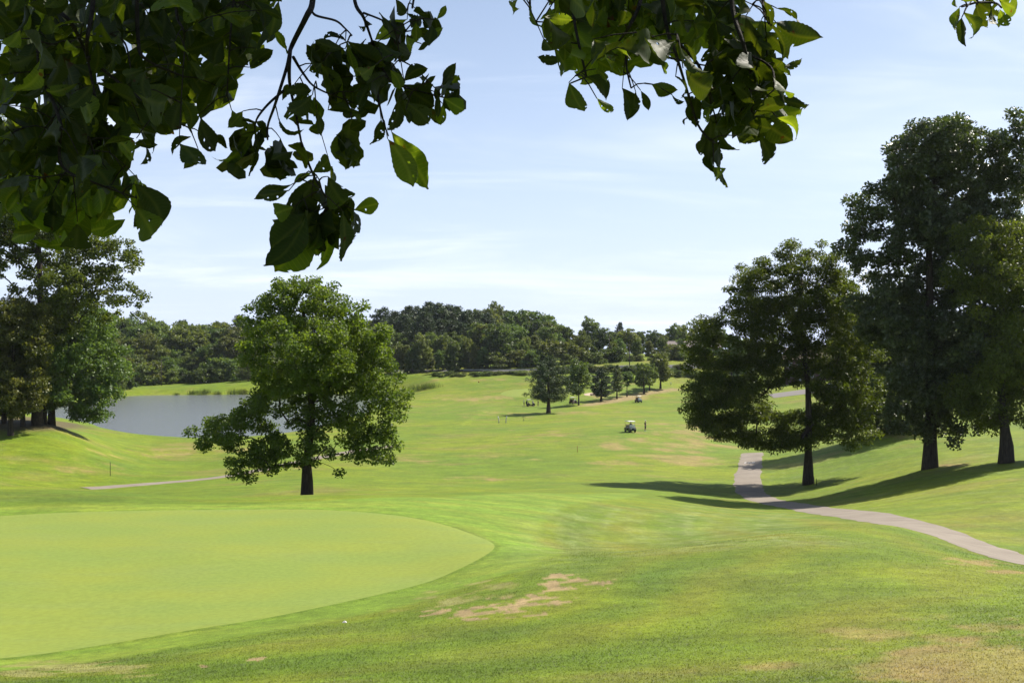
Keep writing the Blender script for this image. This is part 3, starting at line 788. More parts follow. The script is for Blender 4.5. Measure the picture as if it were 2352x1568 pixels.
def hero(name, seed, px, d, lobes, trunk_pts, trunk_r, spacing, per, leaf, mats, label, group=None, rowbase=None, deep=1.0, **kw):
    base = spot(px, d); by = HY - base.z / d * F
    lb = px_lobes(lobes, px, by, d, deep, seed)
    k = d / F
    tr = [((x - px) * k, yy, (by - y) * k) for x, y, yy in trunk_pts(by)]
    tr[0] = (0, 0, -.4)
    m = build_tree(seed, 0, trunk_r, tr, lb, spacing, per, leaf, **kw)
    return plant(name, m, mats, base, 0, (1, 1, 1), label, group)

# ------------------------------------------------------------------ the single maple behind the green
hero("maple_tree", 11, 705, 66,
     [(695, 715, 88, 72), (650, 695, 46, 40), (740, 690, 50, 40), (640, 765, 70, 62), (812, 735, 46, 46), (848, 785, 46, 52), (600, 742, 40, 44), (770, 750, 75, 66), (820, 815, 72, 72), (715, 815, 120, 80), (620, 830, 48, 50), (800, 880, 95, 60), (880, 900, 66, 48), (855, 965, 62, 52), (865, 1022, 42, 40),
      (790, 1042, 34, 30), (770, 975, 60, 45), (610, 935, 62, 40), (560, 990, 84, 42), (490, 1000, 50, 28), (560, 1052, 70, 32), (640, 1062, 40, 24), (690, 940, 70, 46), (640, 885, 40, 26, -1.5), (720, 1020, 34, 40, -1.0), (600, 1020, 70, 40)],
     lambda by: [(705, by, 0), (706, by - 60, 0), (705, 1060, 0), (712, 1000, .1), (716, 940, .1), (712, 890, 0), (706, 830, -.1), (700, 770, 0), (698, 715, 0)],
     .35, .72, 135, .165, (bark, L_maple), "lone broad maple tree just behind the putting green", deep=1.0, gap=0.24, r0=.017, clump=.55, aspect=.8, shell=.35, up=.6, flat=.75)

# ------------------------------------------------------------------ tall trees on the right bank
hero("walnut_tree", 21, 1855, 102,
     [(1790, 640, 72, 58), (1745, 640, 42, 40), (1690, 695, 42, 38), (1955, 700, 48, 56), (1800, 600, 40, 36), (1935, 625, 36, 40), (1875, 612, 52, 42), (1735, 690, 66, 52), (1880, 705, 85, 66), (1800, 740, 95, 66), (1690, 760, 70, 50), (1630, 830, 48, 56), (1640, 900, 66, 48), (1608, 950, 48, 44), (1690, 960, 85, 50), (1700, 870, 80, 62),
      (1780, 985, 82, 40), (1900, 970, 85, 46), (1960, 985, 50, 34), (1960, 900, 70, 70), (1940, 790, 82, 78), (1790, 840, 60, 55), (1905, 860, 50, 70), (1915, 655, 46, 52), (1620, 770, 36, 34), (1720, 1005, 40, 24), (1830, 1010, 60, 22)],
     lambda by: [(1855, by, 0), (1856, by - 40, 0), (1856, 1040, 0), (1857, 960, 0), (1856, 890, 0), (1850, 820, .2), (1842, 760, .2), (1838, 700, 0), (1842, 640, 0)],
     .44, 1.12, 160, .34, (bark, L_walnut), "feathery walnut tree beside the cart path", group=None, gap=0.14, r0=.022, clump=.95, aspect=.34, droop=.55, shell=.4, up=.8, flat=.62)
hero("oak_tree", 22, 2135, 90,
     [(2140, 335, 85, 52), (2065, 335, 44, 48), (2295, 335, 48, 56), (2340, 395, 46, 60), (2225, 325, 66, 48), (2080, 385, 60, 52), (2180, 420, 120, 62), (2300, 420, 70, 76), (2025, 480, 66, 52), (2120, 520, 90, 52), (2240, 540, 100, 70), (1985, 560, 46, 50), (2035, 610, 66, 38), (2320, 560, 50, 80),
      (2160, 655, 85, 60), (2290, 680, 80, 80), (2055, 750, 85, 60), (2180, 790, 110, 72), (2110, 880, 85, 50), (2200, 950, 56, 44), (2075, 950, 40, 42), (2000, 690, 46, 40), (2130, 730, 60, 60), (2230, 870, 60, 50), (2150, 985, 50, 26), (2060, 560, 60, 50), (2330, 500, 50, 60)],
     lambda by: [(2135, by, 0), (2136, by - 45, 0), (2137, 980, 0), (2138, 880, 0), (2138, 780, 0), (2136, 680, 0), (2134, 590, 0), (2140, 500, .2), (2150, 420, .2), (2155, 350, 0)],
     .55, 1.05, 135, .31, (bark, L_oak), "tallest oak tree standing on the right bank", gap=0.13, r0=.026, clump=.82, aspect=.62, shell=.35, up=.5, flat=.8)
hero("oak_tree", 23, 2310, 84,
     [(2250, 545, 52, 46), (2320, 560, 46, 44), (2220, 620, 46, 42), (2310, 650, 60, 50), (2340, 770, 56, 46), (2285, 840, 52, 46), (2330, 920, 80, 42), (2245, 895, 40, 42), (2420, 850, 80, 90), (2410, 640, 70, 80), (2370, 900, 70, 60), (2260, 700, 46, 40), (2245, 900, 58, 50), (2290, 955, 46, 28), (2340, 850, 60, 50), (2300, 750, 60, 50), (2400, 960, 60, 40)],
     lambda by: [(2310, by, 0), (2311, by - 40, 0), (2308, 990, 0), (2300, 920, 0), (2298, 850, 0), (2302, 770, 0), (2300, 690, 0), (2298, 600, 0)],
     .50, 1.0, 140, .28, (bark, L_oak2), "bright leaved tree on the bank at the far right edge", gap=0.2, r0=.024, clump=.95, aspect=.5, droop=.2, shell=.4, up=.6, flat=.7)
hero("oak_tree", 24, 2045, 128,
     [(2040, 720, 95, 50), (1995, 800, 70, 66), (2095, 820, 80, 70), (2040, 900, 110, 56), (2080, 960, 70, 40), (1990, 940, 60, 46), (2040, 985, 50, 24)],
     lambda by: [(2045, by, 0), (2046, by - 40, 0), (2045, 920, 0), (2045, 840, 0), (2042, 760, 0)],
     .40, 1.5, 110, .42, (bark, L_oak), "dark shaded tree between the walnut and the tallest oak", gap=0.1, r0=.024, clump=1.3, shell=.3)

# ------------------------------------------------------------------ trees by the pond at the left edge
hero("oak_tree", 31, 86, 134,
     [(40, 320, 100, 60), (120, 400, 60, 60), (20, 420, 90, 90), (110, 500, 90, 66), (40, 560, 90, 80), (180, 580, 70, 44), (255, 590, 60, 36), (235, 640, 52, 40), (285, 690, 36, 34), (170, 660, 80, 56), (90, 650, 80, 66), (240, 700, 46, 36), (110, 740, 80, 60), (-60, 480, 90, 120)],
     lambda by: [(86, by, 0), (86, by - 40, 0), (88, 880, 0), (90, 780, 0), (92, 690, 0), (90, 600, 0), (84, 500, 0), (80, 420, 0), (78, 350, 0)],
     .60, 1.45, 105, .40, (bark, L_oak2), "tallest oak in the grove at the left edge", "grove beside the pond", gap=0.25, r0=.028, clump=1.05, aspect=.62, shell=.4, up=.5)
hero("oak_tree", 32, 119, 139,
     [(165, 750, 80, 52), (205, 830, 66, 56), (215, 905, 50, 40), (150, 880, 66, 56), (232, 940, 24, 22), (150, 810, 80, 60), (190, 950, 30, 18), (100, 800, 60, 60), (120, 900, 70, 40)],
     lambda by: [(119, by, 0), (119, by - 30, 0), (122, 920, 0), (130, 850, 0), (140, 790, 0), (150, 730, 0)],
     .42, 1.25, 110, .38, (bark, L_far), "dark green oak leaning over the pond edge from the grove", "grove beside the pond", gap=0.18, r0=.024, clump=1.1, aspect=.62, shell=.4)
hero("oak_tree", 33, 25, 128,
     [(30, 735, 62, 48), (70, 800, 44, 50), (15, 810, 66, 60), (60, 880, 46, 46), (10, 890, 60, 50), (85, 740, 24, 40), (50, 930, 40, 20), (-60, 800, 60, 110)],
     lambda by: [(25, by, 0), (25, by - 30, 0), (26, 950, 0), (28, 890, 0), (30, 820, 0), (30, 750, 0)],
     .30, 1.0, 110, .33, (bark, L_brown), "browning oak at the front of the left grove", "grove beside the pond", gap=0.2, r0=.02, clump=.95, aspect=.6, shell=.45)
hero("oak_tree", 34, 53, 133, [(60, 850, 50, 60), (40, 910, 40, 36), (70, 780, 50, 50)],
     lambda by: [(53, by, 0), (53, by - 30, 0), (54, 930, 0), (56, 880, 0), (58, 800, 0)],
     .26, 1.4, 90, .40, (bark, L_far), "slim shaded oak just behind the browning oak", "grove beside the pond", r0=.02, clump=1.2)
hero("oak_tree", 35, 103, 136, [(100, 830, 60, 60), (110, 900, 50, 34), (95, 760, 60, 50)],
     lambda by: [(103, by, 0), (103, by - 30, 0), (104, 930, 0), (104, 880, 0), (102, 800, 0)],
     .26, 1.4, 90, .40, (bark, L_far), "slim shaded oak with paired stems beside the tallest grove oak", "grove beside the pond", r0=.02, clump=1.2)
hero("oak_tree", 36, 10, 136, [(0, 820, 70, 90), (-20, 900, 60, 50)],
     lambda by: [(10, by, 0), (10, by - 30, 0), (11, 930, 0), (8, 860, 0), (4, 790, 0)],
     .28, 1.5, 90, .42, (bark, L_far), "shaded oak at the very left edge of the grove", "grove beside the pond", r0=.02, clump=1.2)

# ------------------------------------------------------------------ pines and small trees along the fairway
def pine(seed, H, R, trunk_r, levels, per, leaf, ragged=.25, start=.18, top=.05, pr=.21, po=1.15):
    rng = np.random.default_rng(seed); C = []; rd = []
    for i in range(levels):
        f = i / (levels - 1); z = H * (start + (1 - start) * f)
        prof = (1 - f ** po) ** .8 * (1 - .35 * math.exp(-((f) / .12) ** 2)) + top
        nb = int(6 + 4 * (1 - f)); a0 = rng.random() * 6.28
        for b in range(nb):
            a = a0 + 6.283 * b / nb + rng.normal(0, .2); L = R * prof * (1 + rng.normal(0, ragged))
            for t in ((.45, .75, 1.0) if L > R * .45 else (.6, 1.0)):
                C.append((math.cos(a) * L * t, math.sin(a) * L * t, z + L * t * .18 + rng.normal(0, H * .022))); rd.append(max(.35, R * pr * (1.15 - .3 * t)))
    C.append((0, 0, H)); rd.append(R * .10)
    C = np.array(C); rd = np.array(rd)
    tr = [(0, 0, -.3)] + [(rng.normal(0, .03), rng.normal(0, .03), H * t) for t in (.05, .2, .4, .6, .8, .96)]
    N, par, cnt, nt = skeleton(rng, tr, trunk_r, C, .05)
    wood = wood_mesh("trunk", N, par, cnt, nt, .02, trunk_r, 5)
    crown = leaf_cloud("crown", rng, C, rd, per, leaf, aspect=.28, flat=.75, up=.7, droop=-.5, tints=np.clip(rng.normal(.25, .15, len(C)), 0, .6))
    return wood, crown
def broad(seed, H, R, trunk_r, spacing, per, leaf, low=.28, n=14, **kw):
    rng = np.random.default_rng(seed); lobes = [(0, 0, H * .72, R * .62, R * .62, H * .24)]
    for i in range(n):
        a = 6.283 * i / n * 2.4 + rng.normal(0, .3); f = rng.random(); z = H * (low + .08 + (.86 - low) * f)
        rr = R * (.78 * math.sqrt(max(.05, 1 - ((f - .35) / .72) ** 2)))
        s = R * (.30 + .18 * rng.random())
        lobes.append((math.cos(a) * rr * .75, math.sin(a) * rr * .75, z, s, s, s * .75))
    tr = [(0, 0, -.3)] + [(rng.normal(0, .06) * R * t, rng.normal(0, .06) * R * t, H * t) for t in (.06, .2, .35, .5, .65, .8)]
    return build_tree(seed, H, trunk_r, tr, lobes, spacing, per, leaf, **kw)
P_big = pine(41, 12.4, 5.6, .48, 12, 120, .36, ragged=.30, pr=.16, po=1.7, start=.24)
def put(name, meshes, mats, px, d, sc, rz, label, group=None, sink=0.0):
    b = spot(px, d); b.z -= sink
    return plant(name, meshes, mats, b, rz, sc if isinstance(sc, tuple) else (sc, sc, sc), label, group)
ROW = "trees in a row along the fairway"
put("pine_tree", P_big, (bark_pine, L_pine), 1260, 236, 1.0, .4, "big dark pine at the near end of the fairway row", ROW)
S_broad = broad(42, 11.2, 3.6, .22, .95, 60, .42, low=.22, n=13, shell=.4, r0=.02)
put("maple_tree", S_broad, (bark_grey, L_light), 1329, 262, 1.0, .2, "light green airy tree next to the big dark pine", ROW)
P_mid = pine(43, 8.6, 3.3, .28, 10, 80, .36, ragged=.24, pr=.18, po=1.8)
put("pine_tree", P_mid, (bark_pine, L_pine), 1381, 274, (1.05, 1.05, 1.0), 1.2, "rounded dark pine third along the fairway row", ROW)
P_thin = pine(44, 9.0, 2.1, .22, 11, 26, .4, ragged=.3, start=.25)
put("pine_tree", P_thin, (bark_pine, L_pine2), 1417, 281, 1.0, 2.2, "thin pale pine between the rounded pine and a small tree", ROW)
B_small = broad(45, 7.6, 1.9, .16, .8, 55, .42, low=.3, n=9, shell=.4)
put("maple_tree", B_small, (bark, L_far), 1440, 287, 1.0, .7, "smallest round headed tree in the fairway row", ROW)
B_mid = broad(46, 9.6, 3.5, .3, 1.0, 60, .48, low=.18, n=12, shell=.4)
put("maple_tree", B_mid, (bark, L_far), 1479, 296, (.92, .92, .98), 2.0, "broad dark tree near the far end of the fairway row", ROW)
put("maple_tree", B_mid, (bark, L_far), 1492, 303, (.75, .75, .9), 4.0, "tree half hidden behind the broad dark row tree", ROW)
put("maple_tree", B_mid, (bark_grey, L_light), 1517, 309, (1.0, 1.0, 1.18), 5.2, "pale green tree at the far end of the fairway row", ROW)
# ------------------------------------------------------------------ woods across the road and behind the pond
FB = [broad(60 + i, 18, 7.0, .35, 2.1, 62, 1.0, low=[.02, .1, .05, .0, .12][i], n=20, shell=.35, clump=1.7, tries=6000, sides=4) for i in range(5)]
FP = [pine(70 + i, 22, 5.6, .34, 15, 24, 1.1, ragged=.32, start=.12, top=.20, po=1.7) for i in range(3)]
FS = [broad(80 + i, 7, 3.6, .14, 1.4, 45, .7, low=.02, n=10, shell=.4, clump=1.15, tries=4000, sides=4) for i in range(3)]
rg = np.random.default_rng(99)
def wood_tree(kind, px, d, top=None, h=None, width=1.0, mats=None, name=None, label="", group=None, sink=.2):
    b = spot(px, d)
    src = {"b": FB, "p": FP, "s": FS}[kind]; base = {"b": 18 * 1.02, "p": 22.3, "s": 7 * 1.02}[kind]
    if top is not None: h = (HY - top) / F * d - b.z
    s = max(.15, h / base); w = s * width if kind != "b" else (.45 * s + .55 * min(s, 1.0)) * width
    ms = src[int(rg.integers(len(src)))]
    b.z -= sink
    return plant(name or {"b": "broadleaf_tree", "p": "pine_tree", "s": "shrub"}[kind], ms, mats or {"b": (bark_grey, L_far), "p": (bark_pine, L_pine), "s": (bark_grey, L_far)}[kind],
                 b, float(rg.random() * 6.28), (w, w, s), label, group, "shrub" if kind == "s" else "tree", ("stem", "foliage") if kind == "s" else ("trunk", "crown"))
def jit(a): return float(rg.normal(0, a))
# left of the maple: mixed wood rising behind the pond
lab = "green tree in the front rank of the wood behind the pond"
for x in np.arange(215, 690, 24): wood_tree("b", x + jit(5), 402 + jit(7), top=792 + jit(14), width=.95, label=lab, group="wood behind the pond")
for x in np.arange(200, 700, 26): wood_tree("b", x + jit(6), 428 + jit(7), top=758 + jit(8), width=1.0, label="green tree in the middle rank of the wood behind the pond", group="wood behind the pond")
for x in np.arange(190, 860, 30): wood_tree("b" if rg.random() < .8 else "p", x + jit(6), 462 + jit(8), top=737 + jit(6), width=1.0, label="tree on the skyline of the wood behind the pond", group="wood behind the pond")
for x in np.arange(300, 640, 17): wood_tree("s", x + jit(5), 383 + jit(4) - (x - 300) * .01, h=7.5 + jit(1.4), width=1.05, label="low leafy shrub at the foot of the wood across the pond", group="shrubs along the far pond bank")
wood_tree("b", 292, 352, top=818, width=.8, mats=(bark_grey, L_light), label="bright light green tree at the left end of the pond")
wood_tree("b", 262, 345, top=800, width=.8, label="dark tree at the left end of the pond behind the grove")
for x in np.arange(-120, 260, 34): wood_tree("b", x + jit(6), 330 + jit(12), top=800 + jit(20), label="tree in the shade behind the left grove", group="trees behind the left grove")
# pine hill
lab = "tall dark pine on the skyline of the wooded hill"
for x, t in [(905, 716), (935, 708), (960, 704), (985, 695), (1008, 700), (1030, 706), (1052, 708), (1075, 712), (1098, 716), (880, 712), (1120, 722)]:
    wood_tree("p", x + jit(3), 440 + jit(8), top=t + jit(3), width=1.15, label=lab, group="pines on the wooded hill")
for x in np.arange(880, 1130, 22): wood_tree("p", x + jit(5), 416 + jit(6), top=728 + jit(9), width=1.1, label="dark pine below the skyline on the wooded hill", group="pines on the wooded hill")
lab = "broadleaf tree halfway up the wooded hill in front of the pines"
for x in np.arange(820, 1215, 25): wood_tree("b", x + jit(5), 396 + jit(6), top=762 + jit(11), width=1.0, label=lab, group="broadleaf trees on the wooded hill")
for x, t in [(1085, 712), (1118, 710), (1140, 706), (1165, 712), (1190, 716), (1215, 716), (1238, 718), (1258, 726), (1275, 738)]:
    wood_tree("b", x + jit(3), 500 + jit(8), top=t + jit(3), width=1.05, label="broadleaf tree on the skyline right of the hilltop pines", group="broadleaf trees on the wooded hill")
for x in np.arange(1130, 1275, 24): wood_tree("b", x + jit(5), 455 + jit(8), top=748 + jit(7), label="broadleaf tree on the right shoulder of the wooded hill", group="broadleaf trees on the wooded hill")
for x in np.arange(800, 1110, 19): wood_tree("b", x + jit(4), 378 + jit(3) - (x - 800) * .05, top=792 + jit(12), width=.85, label="low dark tree at the roadside foot of the wooded hill", group="broadleaf trees on the wooded hill")
wood_tree("b", 1142, 366, top=742, width=1.0, label="big tree with a tall forked trunk at the right end of the dark wood")
# right of the hill: looser trees over the far lawns
lab = "scattered green tree beyond the far end of the road"
for x, t, d in [(1205, 772, 380), (1232, 770, 384), (1258, 752, 400), (1283, 764, 410), (1300, 752, 420), (1318, 770, 385), (1340, 758, 430), (1357, 735, 440), (1385, 752, 425), (1405, 762, 430), (1422, 775, 384),
                (1470, 762, 420), (1499, 757, 425), (1520, 765, 430), (1545, 750, 455), (1562, 746, 460), (1590, 752, 470), (1620, 750, 470), (1650, 745, 475), (1566, 778, 405), (1600, 784, 398), (1622, 775, 408)]:
    wood_tree("b", x, d, top=t, width=.9, mats=(bark_grey, L_light) if t in (735, 764) else None, label=lab, group="scattered trees beyond the road")
wood_tree("b", 1443, 392, top=753, width=1.15, label="broad dark oak with an open trunk beyond the row of fairway trees")
wood_tree("p", 1424, 470, top=742, width=.75, label="dark pointed conifer tip rising over the scattered trees")
wood_tree("p", 1531, 480, top=768, width=.7, label="small conifer tip between two scattered trees at the skyline")
wood_tree("b", 1196, 378, top=795, width=.55, mats=(bark_grey, L_rust), label="small rusty brown tree among the green trees on the hill edge")
wood_tree("b", 1282, 470, top=750, width=.6, mats=(bark_grey, L_rust), label="reddish brown tree top at the right end of the wooded hill")
for x, w in [(1160, 1.1), (1182, .9)]: pass
wood_tree("s", 1172, 360, top=822, width=1.0, mats=(bark_grey, L_grey), label="low grey green shrub behind the guard rail")
wood_tree("s", 1207, 358, top=815, width=.85, mats=(bark_grey, L_grey), label="taller grey green shrub behind the guard rail")
for x in np.arange(1130, 1640, 15): wood_tree("s", x + jit(5), 362 + jit(4), top=806 + jit(9), width=1.35, label="green shrub in the thicket behind the road", group="thicket behind the road")
for x in np.arange(1150, 1540, 31): wood_tree("b", x + jit(6), 374 + jit(4), top=786 + jit(10), width=.75, label="small tree in the thicket behind the road", group="small trees of the thicket")
for x in np.arange(1000, 1670, 8): wood_tree("s", x + jit(3), 335 + jit(2) + max(0, 1240 - x) * .06, h=(.9 if x < 1240 else 2.0) + abs(jit(.4)), width=2.6 if x < 1240 else 1.6, label="scrubby weed clump on the roadside verge", group="weeds on the road verge")
# behind the right bank
lab = "green tree behind the tall trees on the right bank"
for x, t, d in [(1680, 770, 330), (1725, 775, 340), (1770, 770, 350), (1930, 740, 340), (1985, 745, 330), (2050, 735, 320), (2110, 740, 310), (2170, 735, 300), (2230, 740, 300), (2290, 745, 290), (2350, 740, 290), (2420, 740, 290)]:
    wood_tree("b", x, d, top=t, width=1.0, label=lab, group="trees behind the right bank")
# reeds at the water's edge
def reed_clump(seed, n, w, h):
    r = np.random.default_rng(seed); b = np.stack([r.normal(0, w * .5, n), r.normal(0, w * .25, n), np.zeros(n)], 1)
    a = r.random(n) * 6.28; hh = h * (.6 + .5 * r.random(n)); lean = r.normal(0, .16, (n, 2)) * hh[:, None]
    sd = np.stack([np.cos(a), np.sin(a), np.zeros(n)], 1) * .035
    tp = b + np.concatenate([lean, hh[:, None]], 1); md = b * .5 + tp * .5 + np.concatenate([-lean * .15, np.zeros((n, 1))], 1)
    V = np.stack([b - sd, b + sd, md + sd, tp, md - sd], 1).reshape(-1, 3)
    return np_mesh("reeds", V, np.arange(n * 5).reshape(n, 5), False, {"tint": ('FLOAT', np.repeat(r.random(n), 5))})
RC = [reed_clump(5, 130, 2.2, 1.9), reed_clump(6, 170, 3.2, 2.2)]
for i, (x, y, s) in enumerate([(445, 906, 1), (470, 906, 1.1), (500, 906, .9), (540, 905, 1), (560, 905, 1.2), (958, 897, 1.1), (975, 894, 1.2), (990, 892, 1.0), (405, 908, .6)]):
    g = ground_at(x, y, 250, 380); o_ = link("reed_clump", RC[i % 2], L_reed, None, (g[0], g[1], max(g[2], WATER_Z) - .05), i * 1.3); o_.scale = (s, s, s)
    tag(o_, "tall reeds growing on the right shore of the pond" if x > 900 else "tall reeds growing along the far shore of the pond", "reeds", "reeds on the right shore" if x > 900 else "reeds on the far shore")
sp_ = broad(90, 1.5, .45, .02, .28, 16, .10, low=.1, n=6, shell=.3, clump=.25, tries=600, sides=4)
put("sapling", sp_, (bark_grey, L_far), 1202, 210, 1.0, 0, "tiny sapling on the fairway in front of the big dark pine")
# ------------------------------------------------------------------ the hickory whose boughs hang over the viewpoint
hm, n, l, o = new_mat("hickory_leaf")
at = n.new("ShaderNodeAttribute"); at.attribute_name = "across"; at2 = n.new("ShaderNodeAttribute"); at2.attribute_name = "along"
oi = n.new("ShaderNodeObjectInfo"); tcn = n.new("ShaderNodeTexCoord")
base = n.new("ShaderNodeMixRGB"); base.inputs[1].default_value = (0.022, 0.038, 0.009, 1); base.inputs[2].default_value = (0.036, 0.052, 0.011, 1); l.new(oi.outputs["Random"], base.inputs[0])
# side veins: fine lines that run forward from the midrib
vm = n.new("ShaderNodeMath"); vm.operation = 'MULTIPLY_ADD'; vm.inputs[1].default_value = -.35; l.new(at.outputs["Fac"], vm.inputs[0]); l.new(at2.outputs["Fac"], vm.inputs[2])
vs_ = n.new("ShaderNodeMath"); vs_.operation = 'MULTIPLY'; vs_.inputs[1].default_value = 15; l.new(vm.outputs[0], vs_.inputs[0])
fr_ = n.new("ShaderNodeMath"); fr_.operation = 'PINGPONG'; fr_.inputs[1].default_value = .5; l.new(vs_.outputs[0], fr_.inputs[0])
vr = n.new("ShaderNodeMapRange"); vr.inputs[1].default_value = 0; vr.inputs[2].default_value = .12; vr.inputs[3].default_value = .35; vr.inputs[4].default_value = 0; l.new(fr_.outputs[0], vr.inputs[0])
mr_ = n.new("ShaderNodeMapRange"); mr_.inputs[1].default_value = 0; mr_.inputs[2].default_value = .05; mr_.inputs[3].default_value = .6; mr_.inputs[4].default_value = 0; l.new(at.outputs["Fac"], mr_.inputs[0])
mxv = n.new("ShaderNodeMath"); mxv.operation = 'MAXIMUM'; l.new(vr.outputs[0], mxv.inputs[0]); l.new(mr_.outputs[0], mxv.inputs[1])
vein = n.new("ShaderNodeMixRGB"); vein.inputs[2].default_value = (0.070, 0.085, 0.026, 1); l.new(mxv.outputs[0], vein.inputs[0]); l.new(base.outputs[0], vein.inputs[1])
# brown blotches of late summer
add = n.new("ShaderNodeVectorMath"); add.operation = 'ADD'; l.new(tcn.outputs["Object"], add.inputs[0])
cmbr = n.new("ShaderNodeVectorMath"); cmbr.operation = 'SCALE'; cmbr.inputs[0].default_value = (17, 31, 5); l.new(oi.outputs["Random"], cmbr.inputs["Scale"]); l.new(cmbr.outputs[0], add.inputs[1])
nz = n.new("ShaderNodeTexNoise"); nz.inputs["Scale"].default_value = 7; nz.inputs["Detail"].default_value = 5; l.new(add.outputs[0], nz.inputs[0])
sp = n.new("ShaderNodeMapRange"); sp.inputs[1].default_value = .66; sp.inputs[2].default_value = .72; l.new(nz.outputs[0], sp.inputs[0])
brown = n.new("ShaderNodeMixRGB"); brown.inputs[2].default_value = (0.040, 0.018, 0.007, 1); l.new(sp.outputs[0], brown.inputs[0]); l.new(vein.outputs[0], brown.inputs[1])
p = n.new("ShaderNodeBsdfPrincipled"); p.inputs["Roughness"].default_value = .55; p.inputs["Specular IOR Level"].default_value = .2; l.new(brown.outputs[0], p.inputs["Base Color"])
bmp = n.new("ShaderNodeBump"); bmp.inputs["Strength"].default_value = .3; bmp.inputs["Distance"].default_value = .003; l.new(mxv.outputs[0], bmp.inputs["Height"]); l.new(bmp.outputs[0], p.inputs["Normal"])
t = n.new("ShaderNodeBsdfTranslucent"); tmx = n.new("ShaderNodeMixRGB"); tmx.blend_type = 'MULTIPLY'; tmx.inputs[0].default_value = 1; tmx.inputs[2].default_value = (4.6, 4.3, .6, 1)
# old thick leaves let little light through, the younger ones much more
mlt = n.new("ShaderNodeMath"); mlt.operation = 'MULTIPLY'; mlt.inputs[1].default_value = 5.77; frc = n.new("ShaderNodeMath"); frc.operation = 'FRACT'; l.new(oi.outputs["Random"], mlt.inputs[0]); l.new(mlt.outputs[0], frc.inputs[0])
thk = n.new("ShaderNodeMapRange"); thk.inputs[1].default_value = .50; thk.inputs[2].default_value = .90; thk.inputs[3].default_value = .26; thk.inputs[4].default_value = 1.35; l.new(frc.outputs[0], thk.inputs[0])
tm2 = n.new("ShaderNodeMixRGB"); tm2.blend_type = 'MULTIPLY'; tm2.inputs[0].default_value = 1; l.new(tmx.outputs[0], tm2.inputs[1]); l.new(thk.outputs[0], tm2.inputs[2])
l.new(brown.outputs[0], tmx.inputs[1]); l.new(tm2.outputs[0], t.inputs[0])
mixs = n.new("ShaderNodeMixShader"); mixs.inputs[0].default_value = .5; l.new(p.outputs[0], mixs.inputs[1]); l.new(t.outputs[0], mixs.inputs[2]); l.new(mixs.outputs[0], o.inputs[0])

def leaflet(seed, wide=.5, curl=.25, fold=.25, twist=.3, chew=3):
    """one leaflet, base at the origin, length 1 along +y, upper face +z"""
    r = np.random.default_rng(seed); nl, nw = 22, 8
    t_ = np.linspace(0, 1, nl + 1); pk = .52 + .1 * r.random()
    prof = np.power(np.sin(np.pi * np.power(t_, math.log(.5) / math.log(pk))), .82) * (1 - .25 * t_ ** 6)
    prof[0] = .02; prof[-1] = .0; prof[-2] *= .62
    V = []; AC = []; AL = []
    b1, b2 = r.normal(0, .05), r.normal(0, .05)
    for i, tt in enumerate(t_):
        for k in range(nw + 1):
            s = k / nw * 2 - 1; hw = wide * .5 * prof[i]
            if abs(s) > .99: hw *= 1 + (.022 if i % 2 else -.018) + r.normal(0, .012)
            x = s * hw; y = tt
            z = fold * abs(x) + .03 * math.sin(9 * tt + 3 * s + seed) * abs(s) + r.normal(0, .006)
            a = curl * 2.0 * tt * tt
            y2 = math.sin(a) / (2.0 * curl * tt + 1e-6) if tt > 0 else 0
            zz = -(1 - math.cos(a)) / (2.0 * curl * tt + 1e-6) if tt > 0 else 0
            tw = twist * (tt - .2)
            x2 = x * math.cos(tw) - z * math.sin(tw) + b1 * math.sin(3.1 * tt); z2 = x * math.sin(tw) + z * math.cos(tw)
            V.append((x2, y2, zz + z2)); AC.append(abs(x)); AL.append(tt)
    fs = []; holes = set()
    for _ in range(chew): holes.add((int(r.integers(6, nl - 1)), int(r.choice([0, 0, nw - 1, nw - 1, 1, 2, 5, 6]))))
    if chew > 3:
        e = int(r.integers(nl - 5, nl - 2)); sd = int(r.choice([0, nw - 1])); holes |= {(e, sd), (e + 1, sd), (e, sd + (1 if sd == 0 else -1))}
    for i in range(nl):
        for k in range(nw):
            if (i, k) in holes: continue
            a = i * (nw + 1) + k; fs.append((a, a + 1, a + nw + 2, a + nw + 1))
    me = np_mesh("leaf", np.array(V), np.array(fs), True, {"across": ('FLOAT', np.array(AC)), "along": ('FLOAT', np.array(AL))})
    me.materials.append(hm)
    return me
LEAVES = [leaflet(i, .36 + .045 * (i % 4), [.15, .35, .5, .25, .6, .1][i % 6], [.2, .4, .1, .6, .3][i % 5], [.2, -.4, .6, -.2, .9, -.8][i % 6], [0, 2, 4, 1, 5, 3][i % 6]) for i in range(12)]
ROUND = [leaflet(50 + i, .58, [.2, .45, .3][i], [.2, .45, .1][i], [.3, -.5, .7][i], [2, 4, 1][i]) for i in range(3)]

